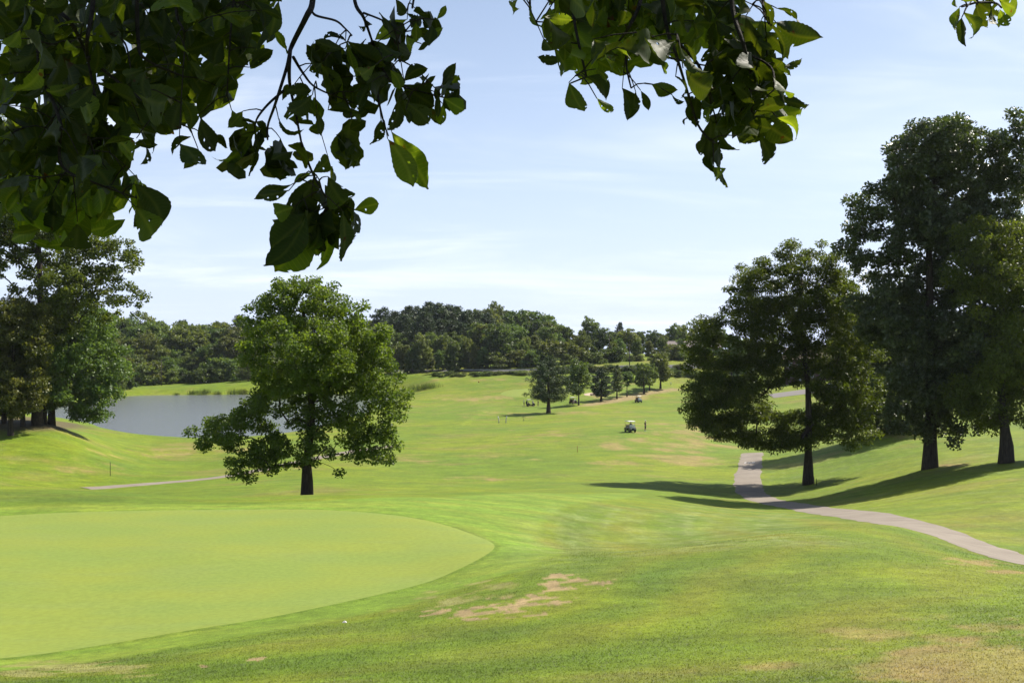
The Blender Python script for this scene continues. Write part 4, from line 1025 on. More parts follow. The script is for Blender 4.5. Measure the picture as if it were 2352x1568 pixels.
def fp(px, py, d):
    """a point of the boughs: seen at column,row, d metres ahead"""
    return Vector(((px - CX) / F * d, d, (HY - py) / F * d))
hb = np.random.default_rng(2024)
hick = empty("hickory_tree", (-3.2, -2.4, -1.7))
tag(hick, "dark hickory boughs hanging across the top of the view", "tree")
twig_m = bark_mat("twig", (0.06, 0.05, 0.042), 30)
def child(name, me_or_mb, mat, parent):
    ob = me_or_mb.build(name, mat, None) if isinstance(me_or_mb, MB) else link(name, me_or_mb, mat)
    ob.parent = parent; ob.matrix_parent_inverse = Matrix.Translation(-Vector(hick.location)); return ob
NLEAF = [0]
def put_leaf(branch, b, tip, roll=None, wide=False):
    d = tip - b; L = d.length * 1.0; yv = d.normalized()
    # upper face turned up and away from the viewer, with plenty of scatter
    ref = Vector((hb.normal(0, .5), .95 + hb.normal(0, .4), .45 + hb.normal(0, .4)))
    zv = (ref - yv * ref.dot(yv)).normalized(); xv = yv.cross(zv)
    M = Matrix(((xv.x, yv.x, zv.x, b.x), (xv.y, yv.y, zv.y, b.y), (xv.z, yv.z, zv.z, b.z), (0, 0, 0, 1))) @ Matrix.Diagonal((L * (1 if hb.random() < .5 else -1), L, L, 1))
    me = ROUND[int(hb.integers(3))] if wide else LEAVES[int(hb.integers(len(LEAVES)))]
    ob = bpy.data.objects.new("leaf", me); COL.objects.link(ob); ob.parent = branch
    ob.matrix_basis = M
    NLEAF[0] += 1
    return b
def zoomA(x, y): return x * .3662, y * .3662
def zoomB(x, y): return .421 * x + 517, .421 * y
def zoomC(x, y): return .3662 * x + 1091, .3662 * y
def zoomD(x, y): return .0967 * x + 2124.5, .0967 * y

def bough(twigs, limb, leaves, conv, fill=None, dmid=2.7, nfill=0, seed=0, lenpx=(85, 150), cap=999, edge=None):
    """twigs and limb: polylines; leaves: (x0,y0,x1,y1[,round]); fill: polygon filled with hanging compound leaves"""
    mb = MB(); nodes = []
    for pts, r0_, r1_, dd in twigs:
        P = catmull([(*conv(x, y), dd + 0.0) for x, y in pts], 5)
        W3 = [fp(a, b, c + .05 * math.sin(i * .5)) for i, (a, b, c) in enumerate(P)]
        mb.tube(W3, list(np.linspace(r0_, r1_, len(W3))), 6); nodes += W3
    for pts, r0_, r1_ in limb:
        P = catmull(pts, 5); mb.tube([Vector(q) for q in P], list(np.linspace(r0_, r1_, len(P))), 8)
    stems = []; todo = []
    for lf in leaves:
        x0, y0 = conv(lf[0], lf[1]); x1, y1 = conv(lf[2], lf[3]); d0 = dmid + hb.normal(0, .16)
        b = fp(x0, y0, d0); tpt = fp(x1, y1, d0 + hb.normal(-.02, .035)); todo.append((b, tpt, len(lf) > 4))
        stems.append(b)
    if fill is not None:
        poly = np.array([conv(x, y) for x, y in fill]); lo, hi = poly.min(0), poly.max(0); anchors = []
        tr = 0
        while len(anchors) < nfill and tr < 4000:
            tr += 1; q = lo + (hi - lo) * hb.random(2)
            if not inside(q[None], poly)[0]: continue
            if any((q[0] - a[0]) ** 2 + (q[1] - a[1]) ** 2 < 46 ** 2 for a in anchors) and tr < 1500: continue
            anchors.append(q)
        for q in anchors:
            d0 = dmid + hb.normal(.05, .22); a = fp(q[0], q[1] - 40, d0); stems.append(a)
            mainang = hb.normal(0, .5); k = int(hb.integers(3, 6))
            for j in range(k):
                an = mainang + (j - (k - 1) / 2) * .55 + hb.normal(0, .15); Lp = lenpx[0] + (lenpx[1] - lenpx[0]) * hb.random()
                tx, ty = q[0] + math.sin(an) * Lp, q[1] - 40 + math.cos(an) * Lp * .95
                if not inside(np.array([[tx, ty - 12]]), poly)[0] and hb.random() < .75: continue
                sx, sy = q[0] + math.sin(an) * 6, q[1] - 40 + math.cos(an) * 6
                todo.append((fp(sx, sy, d0), fp(tx, ty, d0 + hb.normal(-.02, .06)), False))
    # leaf stalks back to the nearest twig
    for s in stems:
        if not nodes: break
        j = min(range(len(nodes)), key=lambda i: (nodes[i] - s).length + (.25 if nodes[i].z < s.z - .02 else 0))
        e = nodes[j]; Ls = (e - s).length
        if Ls > .02:
            m1_ = s.lerp(e, .35) + Vector((0, 0, .06 * Ls)); m2_ = s.lerp(e, .7) + Vector((0, 0, .08 * Ls))
            mb.tube([e, m2_, m1_, s], [.0022, .0018, .0015, .0012], 5)
            nodes += [m1_, m2_] if Ls > .08 else []
    br = child("branch", mb, twig_m, hick)
    ex = todo[:len(leaves)]; rest = todo[len(leaves):]; ii_ = hb.permutation(len(rest)); todo = ex + [rest[i] for i in ii_]
    for b, tpt, w in todo[:cap]:
        put_leaf(br, b, tpt, None, w)
    return br

# middle spray: every leaf as it hangs
ML = [(985, 70, 945, 5), (1030, 38, 1125, 135, 1), (1150, 105, 1215, 25), (985, 70, 1078, 112), (992, 103, 818, 218), (757, 100, 770, 207), (1040, 120, 1040, 222, 1), (1090, 185, 1190, 155), (832, 225, 995, 355), (985, 195, 1040, 268),
      (655, 222, 578, 158), (655, 262, 485, 222), (530, 335, 450, 390), (525, 340, 445, 240), (660, 225, 740, 440), (665, 222, 895, 345), (525, 345, 660, 575, 1), (800, 445, 690, 590), (700, 500, 870, 465), (560, 330, 660, 250),
      (472, 490, 358, 470), (475, 515, 345, 640, 1), (497, 600, 535, 742), (310, 545, 345, 440), (975, 440, 1112, 365), (965, 460, 1180, 600, 1), (1180, 462, 1245, 345), (1175, 515, 1285, 408, 1), (1195, 535, 1322, 605, 1), (1187, 565, 1160, 687),
      (1075, 470, 1108, 405), (975, 545, 1112, 695), (950, 530, 885, 745), (985, 598, 1005, 676), (850, 650, 795, 797), (885, 755, 1030, 1035), (905, 715, 1135, 1037), (690, 648, 650, 938, 1), (740, 610, 628, 640), (690, 620, 760, 660),
      (95, 605, 20, 705, 1), (150, 715, -20, 985), (165, 722, 165, 965), (290, 648, 368, 765), (300, 755, 280, 1008, 1), (345, 790, 500, 880, 1), (70, 740, 200, 700), (480, 940, 610, 840), (500, 965, 360, 1212, 1), (470, 940, 365, 990),
      (355, 1010, 150, 1065), (345, 1040, 158, 1112), (560, 962, 690, 1180, 1), (575, 905, 620, 1060), (705, 1145, 862, 1105, 1), (600, 1090, 830, 1290), (370, 1130, 243, 1185, 1), (480, 1160, 230, 1375, 1), (500, 1200, 262, 1495, 1), (505, 1180, 470, 1430),
      (560, 1180, 562, 1495), (640, 1150, 668, 1442), (470, 1080, 555, 1125), (450, 1150, 300, 1515, 1), (560, 600, 700, 600), (640, 420, 580, 560), (880, 400, 780, 520), (900, 380, 960, 500), (820, 350, 700, 470), (770, 300, 880, 420), (420, 1190, 520, 1400, 1), (380, 1200, 330, 1400)]
bough([([(475, -260), (475, 0), (440, 90), (365, 240), (350, 300), (350, 450), (380, 600), (415, 780)], .0095, .003, 2.7), ([(350, 300), (330, 380), (270, 570), (232, 680), (230, 760)], .006, .0025, 2.68), ([(315, 495), (230, 570), (170, 650), (160, 720)], .004, .002, 2.66),
       ([(690, -260), (705, 0), (755, 95), (800, 220)], .007, .003, 2.75), ([(465, 35), (490, 80), (600, 110), (650, 150), (690, 190)], .004, .002, 2.72), ([(755, 68), (850, 105), (980, 170)], .0035, .002, 2.74), ([(370, 310), (425, 400), (500, 480), (700, 560)], .0045, .002, 2.68),
       ([(800, 220), (840, 330), (900, 440), (1000, 480), (1190, 530)], .0045, .002, 2.75), ([(840, 360), (830, 500), (860, 650), (890, 740)], .004, .002, 2.72), ([(415, 780), (470, 930), (540, 1060), (600, 1130)], .004, .002, 2.7), ([(1020, 40), (1060, -200)], .003, .004, 2.72), ([(640, 500), (680, 600), (690, 650)], .003, .002, 2.7)],
      [([(-3.2, -2.4, 1.4), (-1.8, .2, 1.75), (-.75, 1.6, 1.75), (-.55, 2.65, 1.35)], .06, .011)], ML, zoomB)

# left mass: dense hanging leaves
LL = [(840, 1150, 1040, 1440), (850, 1230, 960, 1470), (850, 1300, 1020, 1568), (880, 1140, 940, 1215), (770, 1060, 830, 1320), (280, 240, 390, 300), (395, 305, 485, 270), (400, 310, 420, 375), (1420, 30, 1640, 370), (1500, 80, 1660, 130), (960, 150, 1060, 200), (1090, 260, 1190, 330), (1000, 320, 1110, 300), (1180, 380, 1330, 500),
      (1560, 420, 1680, 290), (1640, 60, 1780, 110), (1700, 150, 1830, 330), (1600, 300, 1690, 430), (1380, 570, 1540, 460), (1400, 560, 1500, 620), (1450, 690, 1530, 820, 1), (640, 330, 750, 370), (1120, 900, 1240, 1070), (1300, 860, 1440, 920), (900, 830, 1020, 945), (700, 870, 870, 1000), (1250, 960, 1160, 1050), (480, 520, 290, 620), (120, 150, 195, 190), (1000, 600, 950, 640)]
bough([([(330, -300), (345, 20), (440, 140), (520, 300), (540, 365)], .008, .003, 2.75), ([(590, -300), (575, 40), (540, 250), (545, 360), (600, 640)], .008, .003, 2.7), ([(210, -300), (215, 100), (240, 480)], .006, .003, 2.8), ([(690, 210), (780, 270), (815, 430)], .004, .002, 2.7), ([(850, -300), (860, 230), (910, 370), (1150, 480)], .007, .003, 2.75),
       ([(380, 800), (385, 1040), (600, 1150), (850, 1240)], .005, .002, 2.6), ([(240, 480), (330, 640), (385, 800)], .006, .004, 2.7), ([(550, 860), (600, 990)], .004, .002, 2.65), ([(1150, -300), (1100, 60), (1150, 200), (1140, 330)], .005, .002, 2.7), ([(1500, -300), (1450, 100), (1420, 600)], .005, .002, 2.75), ([(545, 360), (800, 560), (1000, 700), (1180, 800)], .005, .002, 2.7)],
      [([(-3.2, -2.4, 1.4), (-2.4, .2, 1.7), (-1.6, 1.8, 1.7), (-1.0, 2.75, 1.45)], .055, .012)], LL, zoomA,
      fill=[(-60, -80), (1780, -80), (1790, 130), (1700, 330), (1560, 480), (1510, 620), (1400, 680), (1440, 830), (1380, 950), (1240, 1030), (1040, 900), (960, 960), (820, 1010), (760, 1100), (820, 1300), (720, 1450), (480, 1560), (200, 1540), (60, 1420), (-60, 1440)],
      nfill=62, lenpx=(60, 120), cap=128)

# right mass
RL = [(270, -10, 180, 115), (590, 515, 680, 725, 1), (765, 615, 870, 742), (925, 550, 980, 772), (1010, 575, 1018, 748), (1040, 565, 1100, 692), (1110, 525, 1252, 560), (1240, 595, 1310, 690), (1405, 575, 1365, 795, 1), (1500, 640, 1400, 780), (1690, 0, 1690, 145), (1820, 0, 1890, 155, 1), (1900, 50, 2120, 115), (1895, 140, 2162, 218),
      (1850, 150, 2062, 368), (1700, 100, 1832, 382), (1830, 200, 1962, 362), (1840, 380, 1962, 468), (1945, 420, 2037, 398), (1870, 480, 1982, 622), (1725, 380, 1860, 530, 1), (1560, 345, 1715, 545, 1), (1840, 605, 2095, 667), (1750, 725, 1960, 640), (1745, 720, 2115, 712), (1900, 735, 2103, 862), (1755, 725, 1995, 915), (1780, 850, 1937, 1047),
      (1625, 750, 1795, 845, 1), (1590, 605, 1712, 700, 1), (1525, 815, 1640, 1000), (1470, 860, 1385, 960), (1535, 890, 1522, 1192), (1490, 930, 1500, 1130), (1500, 1050, 1580, 1142), (1645, 850, 1722, 887), (1545, 655, 1620, 810), (1480, 740, 1440, 1010), (1350, 740, 1295, 745), (350, 20, 360, 240), (500, 300, 600, 560), (430, 240, 520, 400), (760, 430, 860, 515), (700, 480, 860, 620), (890, 300, 1000, 360), (1160, 380, 1230, 440),
      (1320, 270, 1420, 390), (1690, 250, 1760, 260), (1800, 120, 1790, 280), (900, 160, 950, 40), (1260, 480, 1390, 560), (1600, 520, 1740, 640), (1680, 420, 1800, 640), (1600, 180, 1700, 330), (1420, 610, 1520, 720), (1300, 600, 1420, 700)]
bough([([(1060, -300), (1040, 0), (960, 180), (900, 260)], .007, .003, 2.6), ([(1150, -250), (1200, 150), (1260, 330), (1340, 590)], .007, .003, 2.55), ([(1280, 270), (1400, 400), (1460, 560), (1500, 700)], .005, .002, 2.55), ([(1600, -300), (1620, 60), (1700, 330), (1740, 700)], .008, .003, 2.5), ([(1700, 330), (1860, 420), (1880, 560)], .004, .002, 2.5),
       ([(1800, -300), (1810, 20), (1850, 150)], .006, .003, 2.5), ([(1340, 590), (1400, 780), (1480, 880), (1530, 900)], .004, .002, 2.55), ([(960, 250), (950, 400), (980, 550)], .004, .002, 2.6), ([(600, -300), (620, 100), (700, 480)], .006, .003, 2.65), ([(340, -200), (345, 30)], .004, .003, 2.6), ([(1220, 360), (1400, 400), (1460, 410)], .003, .002, 2.55), ([(700, 480), (600, 520)], .003, .002, 2.6)],
      [([(-3.2, -2.4, 1.7), (-1.2, .3, 2.2), (.1, 1.7, 1.95), (.6, 2.5, 1.45)], .06, .012)], RL, zoomC,
      fill=[(345, -80), (1790, -80), (1760, 120), (1850, 300), (1880, 560), (1900, 800), (1640, 900), (1520, 1050), (1400, 850), (1330, 620), (1240, 430), (1180, 420), (1060, 480), (880, 560), (720, 560), (600, 560), (520, 400), (430, 300), (345, 200)],
      nfill=32, dmid=2.55, lenpx=(55, 110), cap=100)
TL = [(850, 150, 650, 720, 1), (900, 400, 850, 1100), (950, 280, 1425, 1065), (1250, 80, 1320, 720), (1600, 200, 1670, 905), (1800, 200, 2000, 660, 1), (1280, 30, 1600, 245, 1), (1800, -10, 2400, 270, 1), (900, -5, 1260, 10), (730, -60, 760, 190)]
bough([([(1250, -2500), (1280, -900), (1260, 40), (1240, 120)], .006, .002, 2.4), ([(1260, 40), (1700, 60), (1850, 180)], .003, .002, 2.4), ([(1260, 40), (900, 150)], .003, .002, 2.4)],
      [([(-3.2, -2.4, 2.0), (-.5, .2, 2.4), (.8, 1.5, 1.9), (1.17, 2.4, 1.1)], .05, .008)], TL, zoomD, dmid=2.4)
# trunk behind the viewpoint and the crown overhead that keeps the boughs in shade
mb = MB(); mb.tube([(-3.2, -2.4, -2.3), (-3.2, -2.4, -1.5), (-3.22, -2.4, 0), (-3.2, -2.4, 1.6), (-3.15, -2.35, 3.5), (-3.0, -2.2, 6)], [.42, .32, .27, .25, .2, .12], 14)
child("trunk", mb, bark, hick)
r = hb; P = []
# crown in general, well above the view
while len(P) < 6000:
    q = np.array([r.uniform(-4.2, 3.0), r.uniform(-3.5, 5.0), r.uniform(1.4, 5.6)])
    if q[2] < .395 * max(q[1], 0) + .75 + .10 * abs(q[0] + .5): continue
    if q[0] - (q[1] - 2.6) * 1.6 > .25 and q[1] > 0: continue
    P.append(q)
# unseen leaves added along the sun's rays to shade the hanging sprays
ts = np.array(to_sun)
while len(P) < 9600:
    x0, z0 = r.uniform(-1.9, .6), r.uniform(.0, 1.3)
    lim = .32 + .12 * math.sin(z0 * 7)
    if x0 > lim and r.random() < .93: continue
    fl = math.sin(x0 * 9.1 + 2.2 * math.sin(z0 * 6)) * math.sin(z0 * 11 + x0 * 3)
    if fl < (-.62 if x0 < -.75 else -.40) and r.random() < .96: continue
    smin = max((1.62 - z0) / .608, .3); sd_ = smin + r.uniform(0, 2.6)
    P.append(np.array([x0, 2.6, z0]) + ts * sd_)
M_ = len(P)
P = np.array(P); ax = r.normal(0, 1, (M_, 3)); ax[:, 2] -= .8; ax /= np.linalg.norm(ax, axis=1)[:, None]
nr_ = r.normal(0, .6, (M_, 3)); nr_[:, 2] += 1; sd = np.cross(ax, nr_); sd /= np.linalg.norm(sd, axis=1)[:, None]
Ls = r.uniform(.14, .24, M_)[:, None]
V = np.stack([P, P + ax * Ls * .45 + sd * Ls * .27, P + ax * Ls, P + ax * Ls * .45 - sd * Ls * .27], 1).reshape(-1, 3)
cm_ = np_mesh("crown", V, np.arange(M_ * 4).reshape(M_, 4), False, {"across": ('FLOAT', np.tile([0, .25, 0, .25], M_)), "along": ('FLOAT', np.tile([0, .5, 1, .5], M_))})
cr = child("crown", cm_, hm, hick); cr["kind"] = "stuff"

def backing(polypx, nleaf, d0, d1, lenpx):
    poly = np.array(polypx, float); lo, hi = poly.min(0), poly.max(0); Vb = []; ac = []; al = []
    while len(Vb) < nleaf * 9:
        q = lo + (hi - lo) * hb.random(2)
        if not inside(q[None], poly)[0]: continue
        d = hb.uniform(d0, d1); b = fp(q[0], q[1], d); an = hb.normal(0, .8); Lp = hb.uniform(*lenpx)
        q2 = q + np.array([math.sin(an), math.cos(an)]) * Lp
        if not inside(q2[None], poly)[0]: continue
        tpt = fp(q2[0], q2[1], d + hb.normal(0, .08)); yv = tpt - b; L = yv.length; yv.normalize()
        ref = Vector((hb.normal(0, .6), .9 + hb.normal(0, .5), .5 + hb.normal(0, .5))); zv = (ref - yv * ref.dot(yv)).normalized(); xv = yv.cross(zv)
        for t_, w in ((.28, .19), (.6, .25), (.85, .12)):
            for sg in (-1, 0, 1):
                Vb.append(b + yv * L * t_ + xv * L * w * sg * .85 + zv * L * (.06 * abs(sg) - .12 * t_ * t_)); ac.append(abs(sg) * w); al.append(t_)
        # base and tip share the first and last rows through extra triangles below
        Vb[-9 + 1] = b; Vb[-2] = tpt
    k = len(Vb) // 9; f = []
    for i in range(k):
        o9 = i * 9; f += [(o9, o9 + 1, o9 + 4, o9 + 3), (o9 + 1, o9 + 2, o9 + 5, o9 + 4), (o9 + 3, o9 + 4, o9 + 7, o9 + 6), (o9 + 4, o9 + 5, o9 + 8, o9 + 7)]
    me = np_mesh("foliage", np.array([tuple(v) for v in Vb]), np.array(f), True, {"across": ('FLOAT', np.array(ac)), "along": ('FLOAT', np.array(al))})
    ob = child("foliage", me, hm, hick); ob["kind"] = "stuff"
backing([(-40, -60), (640, -60), (640, 60), (560, 180), (520, 230), (430, 330), (300, 350), (270, 400), (280, 480), (180, 540), (60, 510), (-40, 500)], 560, 2.85, 3.8, (50, 105))
backing([(1240, -60), (1730, -60), (1690, 60), (1640, 120), (1560, 150), (1480, 120), (1420, 190), (1330, 200), (1300, 150), (1240, 60)], 290, 2.68, 3.4, (40, 80))
backing([zoomC(x, y) for x, y in [(1500, 200), (1850, 150), (1960, 420), (1980, 650), (1900, 850), (1650, 930), (1500, 900), (1390, 700), (1430, 450)]], 120, 2.52, 2.9, (38, 75))
backing([zoomB(x, y) for x, y in [(540, 210), (900, 200), (970, 420), (850, 650), (690, 650), (550, 570)]], 56, 2.72, 3.05, (35, 65))
backing([zoomB(x, y) for x, y in [(250, 1200), (500, 980), (690, 1000), (720, 1250), (600, 1450), (330, 1480)]], 46, 2.7, 2.95, (40, 75))
backing([(-40, 380), (320, 390), (345, 470), (250, 545), (150, 575), (-40, 545)], 80, 2.6, 3.2, (45, 90))
for poly_, k_ in (([(0, 600), (110, 600), (220, 710), (480, 750), (500, 900), (330, 1000), (210, 960), (0, 980)], 34), ([(820, 90), (1160, 10), (1190, 190), (1000, 350), (840, 330)], 26), ([(900, 400), (1300, 390), (1325, 610), (1160, 690), (950, 660)], 28),
                  ([(590, 640), (800, 640), (780, 900), (640, 940)], 16), ([(330, 430), (500, 480), (550, 740), (470, 740), (330, 660)], 14), ([(440, 220), (660, 200), (660, 330), (560, 400), (440, 400)], 14)):
    backing([zoomB(x, y) for x, y in poly_], k_, 2.7, 2.95, (28, 58))
# ------------------------------------------------------------------ golf carts, people and small things
white = simple("white_paint", (.78, .76, .72), .35, noise=.04); black = simple("black_plastic", (.02, .02, .022), .5); green_p = simple("dark_green_paint", (.018, .050, .042), .25, noise=.05, coat=.5)
maroon = simple("maroon_paint", (.045, .012, .016), .3, noise=.05, coat=.5); rubber = simple("tyre_rubber", (.02, .02, .02), .85); steel = simple("steel", (.5, .5, .5), .35, metal=.9, noise=.05); seatm = simple("beige_vinyl", (.45, .40, .33), .6)
skin = simple("skin", (.50, .30, .21), .6, noise=.05); cloth = {k: simple("cloth_" + k, v, .9) for k, v in dict(black=(.015, .015, .017), grey=(.07, .07, .078), white=(.72, .71, .72), lilac=(.34, .32, .50), navy=(.03, .035, .07), red=(.18, .02, .025), tan=(.4, .32, .2)).items()}
hairw = simple("white_hair", (.65, .63, .6), .9)
gl, n, l, o = new_mat("clear_windscreen")
p = n.new("ShaderNodeBsdfPrincipled"); p.inputs["Base Color"].default_value = (.75, .78, .85, 1); p.inputs["Roughness"].default_value = .08; p.inputs["Alpha"].default_value = .45; l.new(p.outputs[0], o.inputs[0])

def wheel(parent, x, y, r, w):
    t_ = MB(); t_.lathe_y([(r * .55, -w / 2), (r * .9, -w / 2), (r, -w * .3), (r, w * .3), (r * .9, w / 2), (r * .55, w / 2)], 16, (x, y, r)); wh = t_.build("wheel", rubber, parent)
    h = MB(); h.lathe_y([(.01, -w * .42), (r * .3, -w * .5), (r * .56, -w * .36), (r * .56, w * .36), (r * .3, w * .5), (.01, w * .42)], 14, (x, y, r)); h.build("rim", steel, wh)
    return wh
def golf_cart(loc, rz, label, paint, bags=True):
    c = empty("golf_cart", loc, rz); tag(c, label, "golf cart", "golf carts on the fairway")
    b = MB()   # +x is forward
    b.prism([(-1.12, .32), (-1.15, .62), (-.95, .74), (-.55, .76), (-.50, .62), (-.12, .58), (-.10, .30), (.50, .26), (.62, .42), (.80, .80), (.92, .84), (1.12, .70), (1.20, .42), (1.16, .26), (.5, .20), (-.9, .22)], -.56, .56)
    b.build("body", paint, c, .03)
    r_ = MB(); r_.prism([(-.88, 1.74), (-.80, 1.80), (.1, 1.84), (.72, 1.81), (.80, 1.74), (.72, 1.72), (-.82, 1.71)], -.58, .58); r_.build("roof", white, c, .02)
    for sy in (-.52, .52):
        f = MB(); f.tube([(.84, sy, .80), (.66, sy, 1.74)], .018, 6); f.build("roof_post", black, c)
        f = MB(); f.tube([(-.78, sy, .74), (-.80, sy, 1.72)], .02, 6); f.build("roof_post", black, c)
    s = MB(); s.box((-.30, 0, .68), (.52, 1.0, .14)); s.build("seat", seatm, c, .03)
    s = MB(); s.prism([(-.58, .76), (-.50, .76), (-.56, 1.12), (-.64, 1.12)], -.5, .5); s.build("seat_back", seatm, c, .02)
    w = MB(); w.prism([(.845, .82), (.855, .82), (.765, 1.24), (.755, 1.24)], -.5, .5); w.build("windscreen", gl, c)
    d = MB(); d.box((.70, 0, .80), (.10, 1.0, .12)); d.build("dashboard", black, c, .02)
    d = MB(); d.tube([(.66, .28, .82), (.46, .28, 1.02)], .015, 6); d.tube([(.46 + .12 * math.sin(a) * .7, .28 + .17 * math.cos(a), 1.02 + .12 * math.sin(a)) for a in np.linspace(0, 6.283, 13)], .013, 5, cap=False); d.build("steering_wheel", black, c)
    for sy in (-.36, .36):
        d = MB(); d.box((1.17, sy, .58), (.05, .16, .10)); d.build("headlight", white, c, .015)
    d = MB(); d.box((1.16, .0, .38), (.08, .95, .1)); d.build("bumper", black, c, .02)
    d = MB(); d.prism([(-1.16, .60), (-1.0, .60), (-.98, .68), (-1.16, .68)], -.45, .45); d.tube([(-.95, -.48, 1.15), (-.95, .48, 1.15)], .018, 6); d.tube([(-.80, -.48, 1.1), (-.95, -.48, 1.15)], .018, 6); d.tube([(-.80, .48, 1.1), (-.95, .48, 1.15)], .018, 6); d.build("bag_rack", black, c)
    for sx in (-.72, .82):
        for sy in (-.50, .50): wheel(c, sx, sy, .225, .19)
    return c
def golf_bag(cart_loc, cart_rz, dy, mat, label):
    g = empty("golf_bag", cart_loc, cart_rz); tag(g, label, "golf bag", "golf bags carried on the carts")
    b = MB(); b.tube([(-1.05, dy, .66), (-1.05, dy, .72), (-.99, dy, 1.15), (-.94, dy, 1.42)], [.10, .13, .13, .14], 10); b.build("bag_body", mat, g)
    b = MB(); b.box((-1.15, dy, .98), (.08, .18, .34)); b.build("pocket", mat, g, .02)
    for k in range(5):
        a = k * 1.256; b = MB(); x0, y0 = -.93 + .07 * math.cos(a), dy + .07 * math.sin(a); b.tube([(x0, y0, 1.40), (x0 + .01, y0 + .03 * math.sin(a), 1.62 + .05 * (k % 3))], .008, 5); b.box((x0 + .01, y0 + .03 * math.sin(a), 1.64 + .05 * (k % 3)), (.05, .09, .05)); b.build("golf_club", steel, g)
    return g

def person(loc, rz, label, J, shirt, lower, hair, cap=None, sleeves=True, seat=0.0, long_trousers=False, group="golfers on the fairway"):
    """one continuous skinned body; J overrides joint positions (faces +x)"""
    jt = dict(pelvis=(0, 0, .95), spine=(-.01, 0, 1.12), chest=(0, 0, 1.33), neck=(.01, 0, 1.49), head0=(.03, 0, 1.58), head1=(.035, 0, 1.70),
              shL=(0, .17, 1.42), elL=(-.03, .24, 1.14), wrL=(.06, .25, .92), haL=(.09, .25, .83), shR=(0, -.17, 1.42), elR=(-.03, -.24, 1.14), wrR=(.06, -.25, .92), haR=(.09, -.25, .83),
              hiL=(0, .10, .90), knL=(.03, .11, .50), anL=(-.02, .12, .09), toL=(.14, .13, .035), hiR=(0, -.10, .90), knR=(.03, -.11, .50), anR=(-.02, -.12, .09), toR=(.14, -.13, .035))
    jt.update(J)
    rd = dict(pelvis=(.15, .12), spine=(.145, .115), chest=(.155, .12), neck=(.058, .058), head0=(.08, .085), head1=(.085, .095), shL=(.075, .075), elL=(.045, .045), wrL=(.03, .03), haL=(.038, .028), shR=(.075, .075), elR=(.045, .045), wrR=(.03, .03), haR=(.038, .028),
              hiL=(.095, .095), knL=(.062, .062), anL=(.042, .042), toL=(.042, .036), hiR=(.095, .095), knR=(.062, .062), anR=(.042, .042), toR=(.042, .036))
    names = list(jt); ed = [("pelvis", "spine"), ("spine", "chest"), ("chest", "neck"), ("neck", "head0"), ("head0", "head1")]
    for s in "LR": ed += [("chest", "sh" + s), ("sh" + s, "el" + s), ("el" + s, "wr" + s), ("wr" + s, "ha" + s), ("pelvis", "hi" + s), ("hi" + s, "kn" + s), ("kn" + s, "an" + s), ("an" + s, "to" + s)]
    me = bpy.data.meshes.new("body"); me.from_pydata([jt[k] for k in names], [(names.index(a), names.index(b)) for a, b in ed], [])
    tmp = bpy.data.objects.new("body", me); COL.objects.link(tmp)
    sk = tmp.modifiers.new("skin", 'SKIN'); sb = tmp.modifiers.new("sub", 'SUBSURF'); sb.levels = sb.render_levels = 1
    for i, k in enumerate(names): me.skin_vertices[0].data[i].radius = rd[k]
    me.skin_vertices[0].data[0].use_root = True
    dg = bpy.context.evaluated_depsgraph_get(); fin = bpy.data.meshes.new_from_object(tmp.evaluated_get(dg)); fin.name = "body"
    bpy.data.objects.remove(tmp); fin.materials.clear()
    for m in (skin, shirt, lower, cloth["white"]): fin.materials.append(m)
    A = np.array([jt[a] for a, b in ed]); B = np.array([jt[b] for a, b in ed])
    for f in fin.polygons:
        c = np.array(f.center); d_ = B - A; t_ = np.clip(((c - A) * d_).sum(1) / (d_ * d_).sum(1), 0, 1); k = int(np.argmin(np.linalg.norm(c - (A + t_[:, None] * d_), axis=1))); a, b = ed[k]; tt = t_[k]
        mi = 0
        if a in ("spine", "chest") and b in ("chest", "shL", "shR") or (a == "chest" and b == "neck" and tt < .55): mi = 1
        elif a == "pelvis" and b == "spine": mi = 1 if tt > .35 else 2
        elif a[:2] == "sh": mi = 1 if tt < .75 else 0
        elif a == "pelvis" or a[:2] == "hi": mi = 2
        elif a[:2] == "kn": mi = 2 if (long_trousers or tt < .12) else (3 if tt > .8 else 0)
        elif a[:2] == "an": mi = 3
        f.material_index = mi
    fin.polygons.foreach_set("use_smooth", [True] * len(fin.polygons))
    root = empty("person", loc, rz); tag(root, label, "person", group)
    link("body", fin, None, root)
    h = jt["head1"]; hb_ = MB()
    vs = []; nphi = 10
    prof = [(.0, .105), (.045, .098), (.075, .078), (.095, .045), (.100, .0), (.098, -.02)]
    for rr, zz in prof:
        for q in range(nphi):
            a = 6.283 * q / nphi; vs.append((h[0] - .012 + rr * 1.08 * math.cos(a), h[1] + rr * math.sin(a), h[2] + .012 + zz))
    fs = [(i * nphi + q, i * nphi + (q + 1) % nphi, (i + 1) * nphi + (q + 1) % nphi, (i + 1) * nphi + q) for i in range(len(prof) - 1) for q in range(nphi)]
    hb_.add(vs, fs, True)
    if cap:
        hb_.add([(h[0] + .08, h[1] - .07, h[2] + .005), (h[0] + .08, h[1] + .07, h[2] + .005), (h[0] + .19, h[1] + .05, h[2] - .012), (h[0] + .19, h[1] - .05, h[2] - .012), (h[0] + .08, h[1] - .07, h[2] - .005), (h[0] + .08, h[1] + .07, h[2] - .005), (h[0] + .19, h[1] + .05, h[2] - .02), (h[0] + .19, h[1] - .05, h[2] - .02)],
                [(0, 1, 2, 3), (7, 6, 5, 4), (0, 3, 7, 4), (1, 5, 6, 2), (3, 2, 6, 7)])
    hb_.build("cap" if cap else "hair", cap or hair, root)
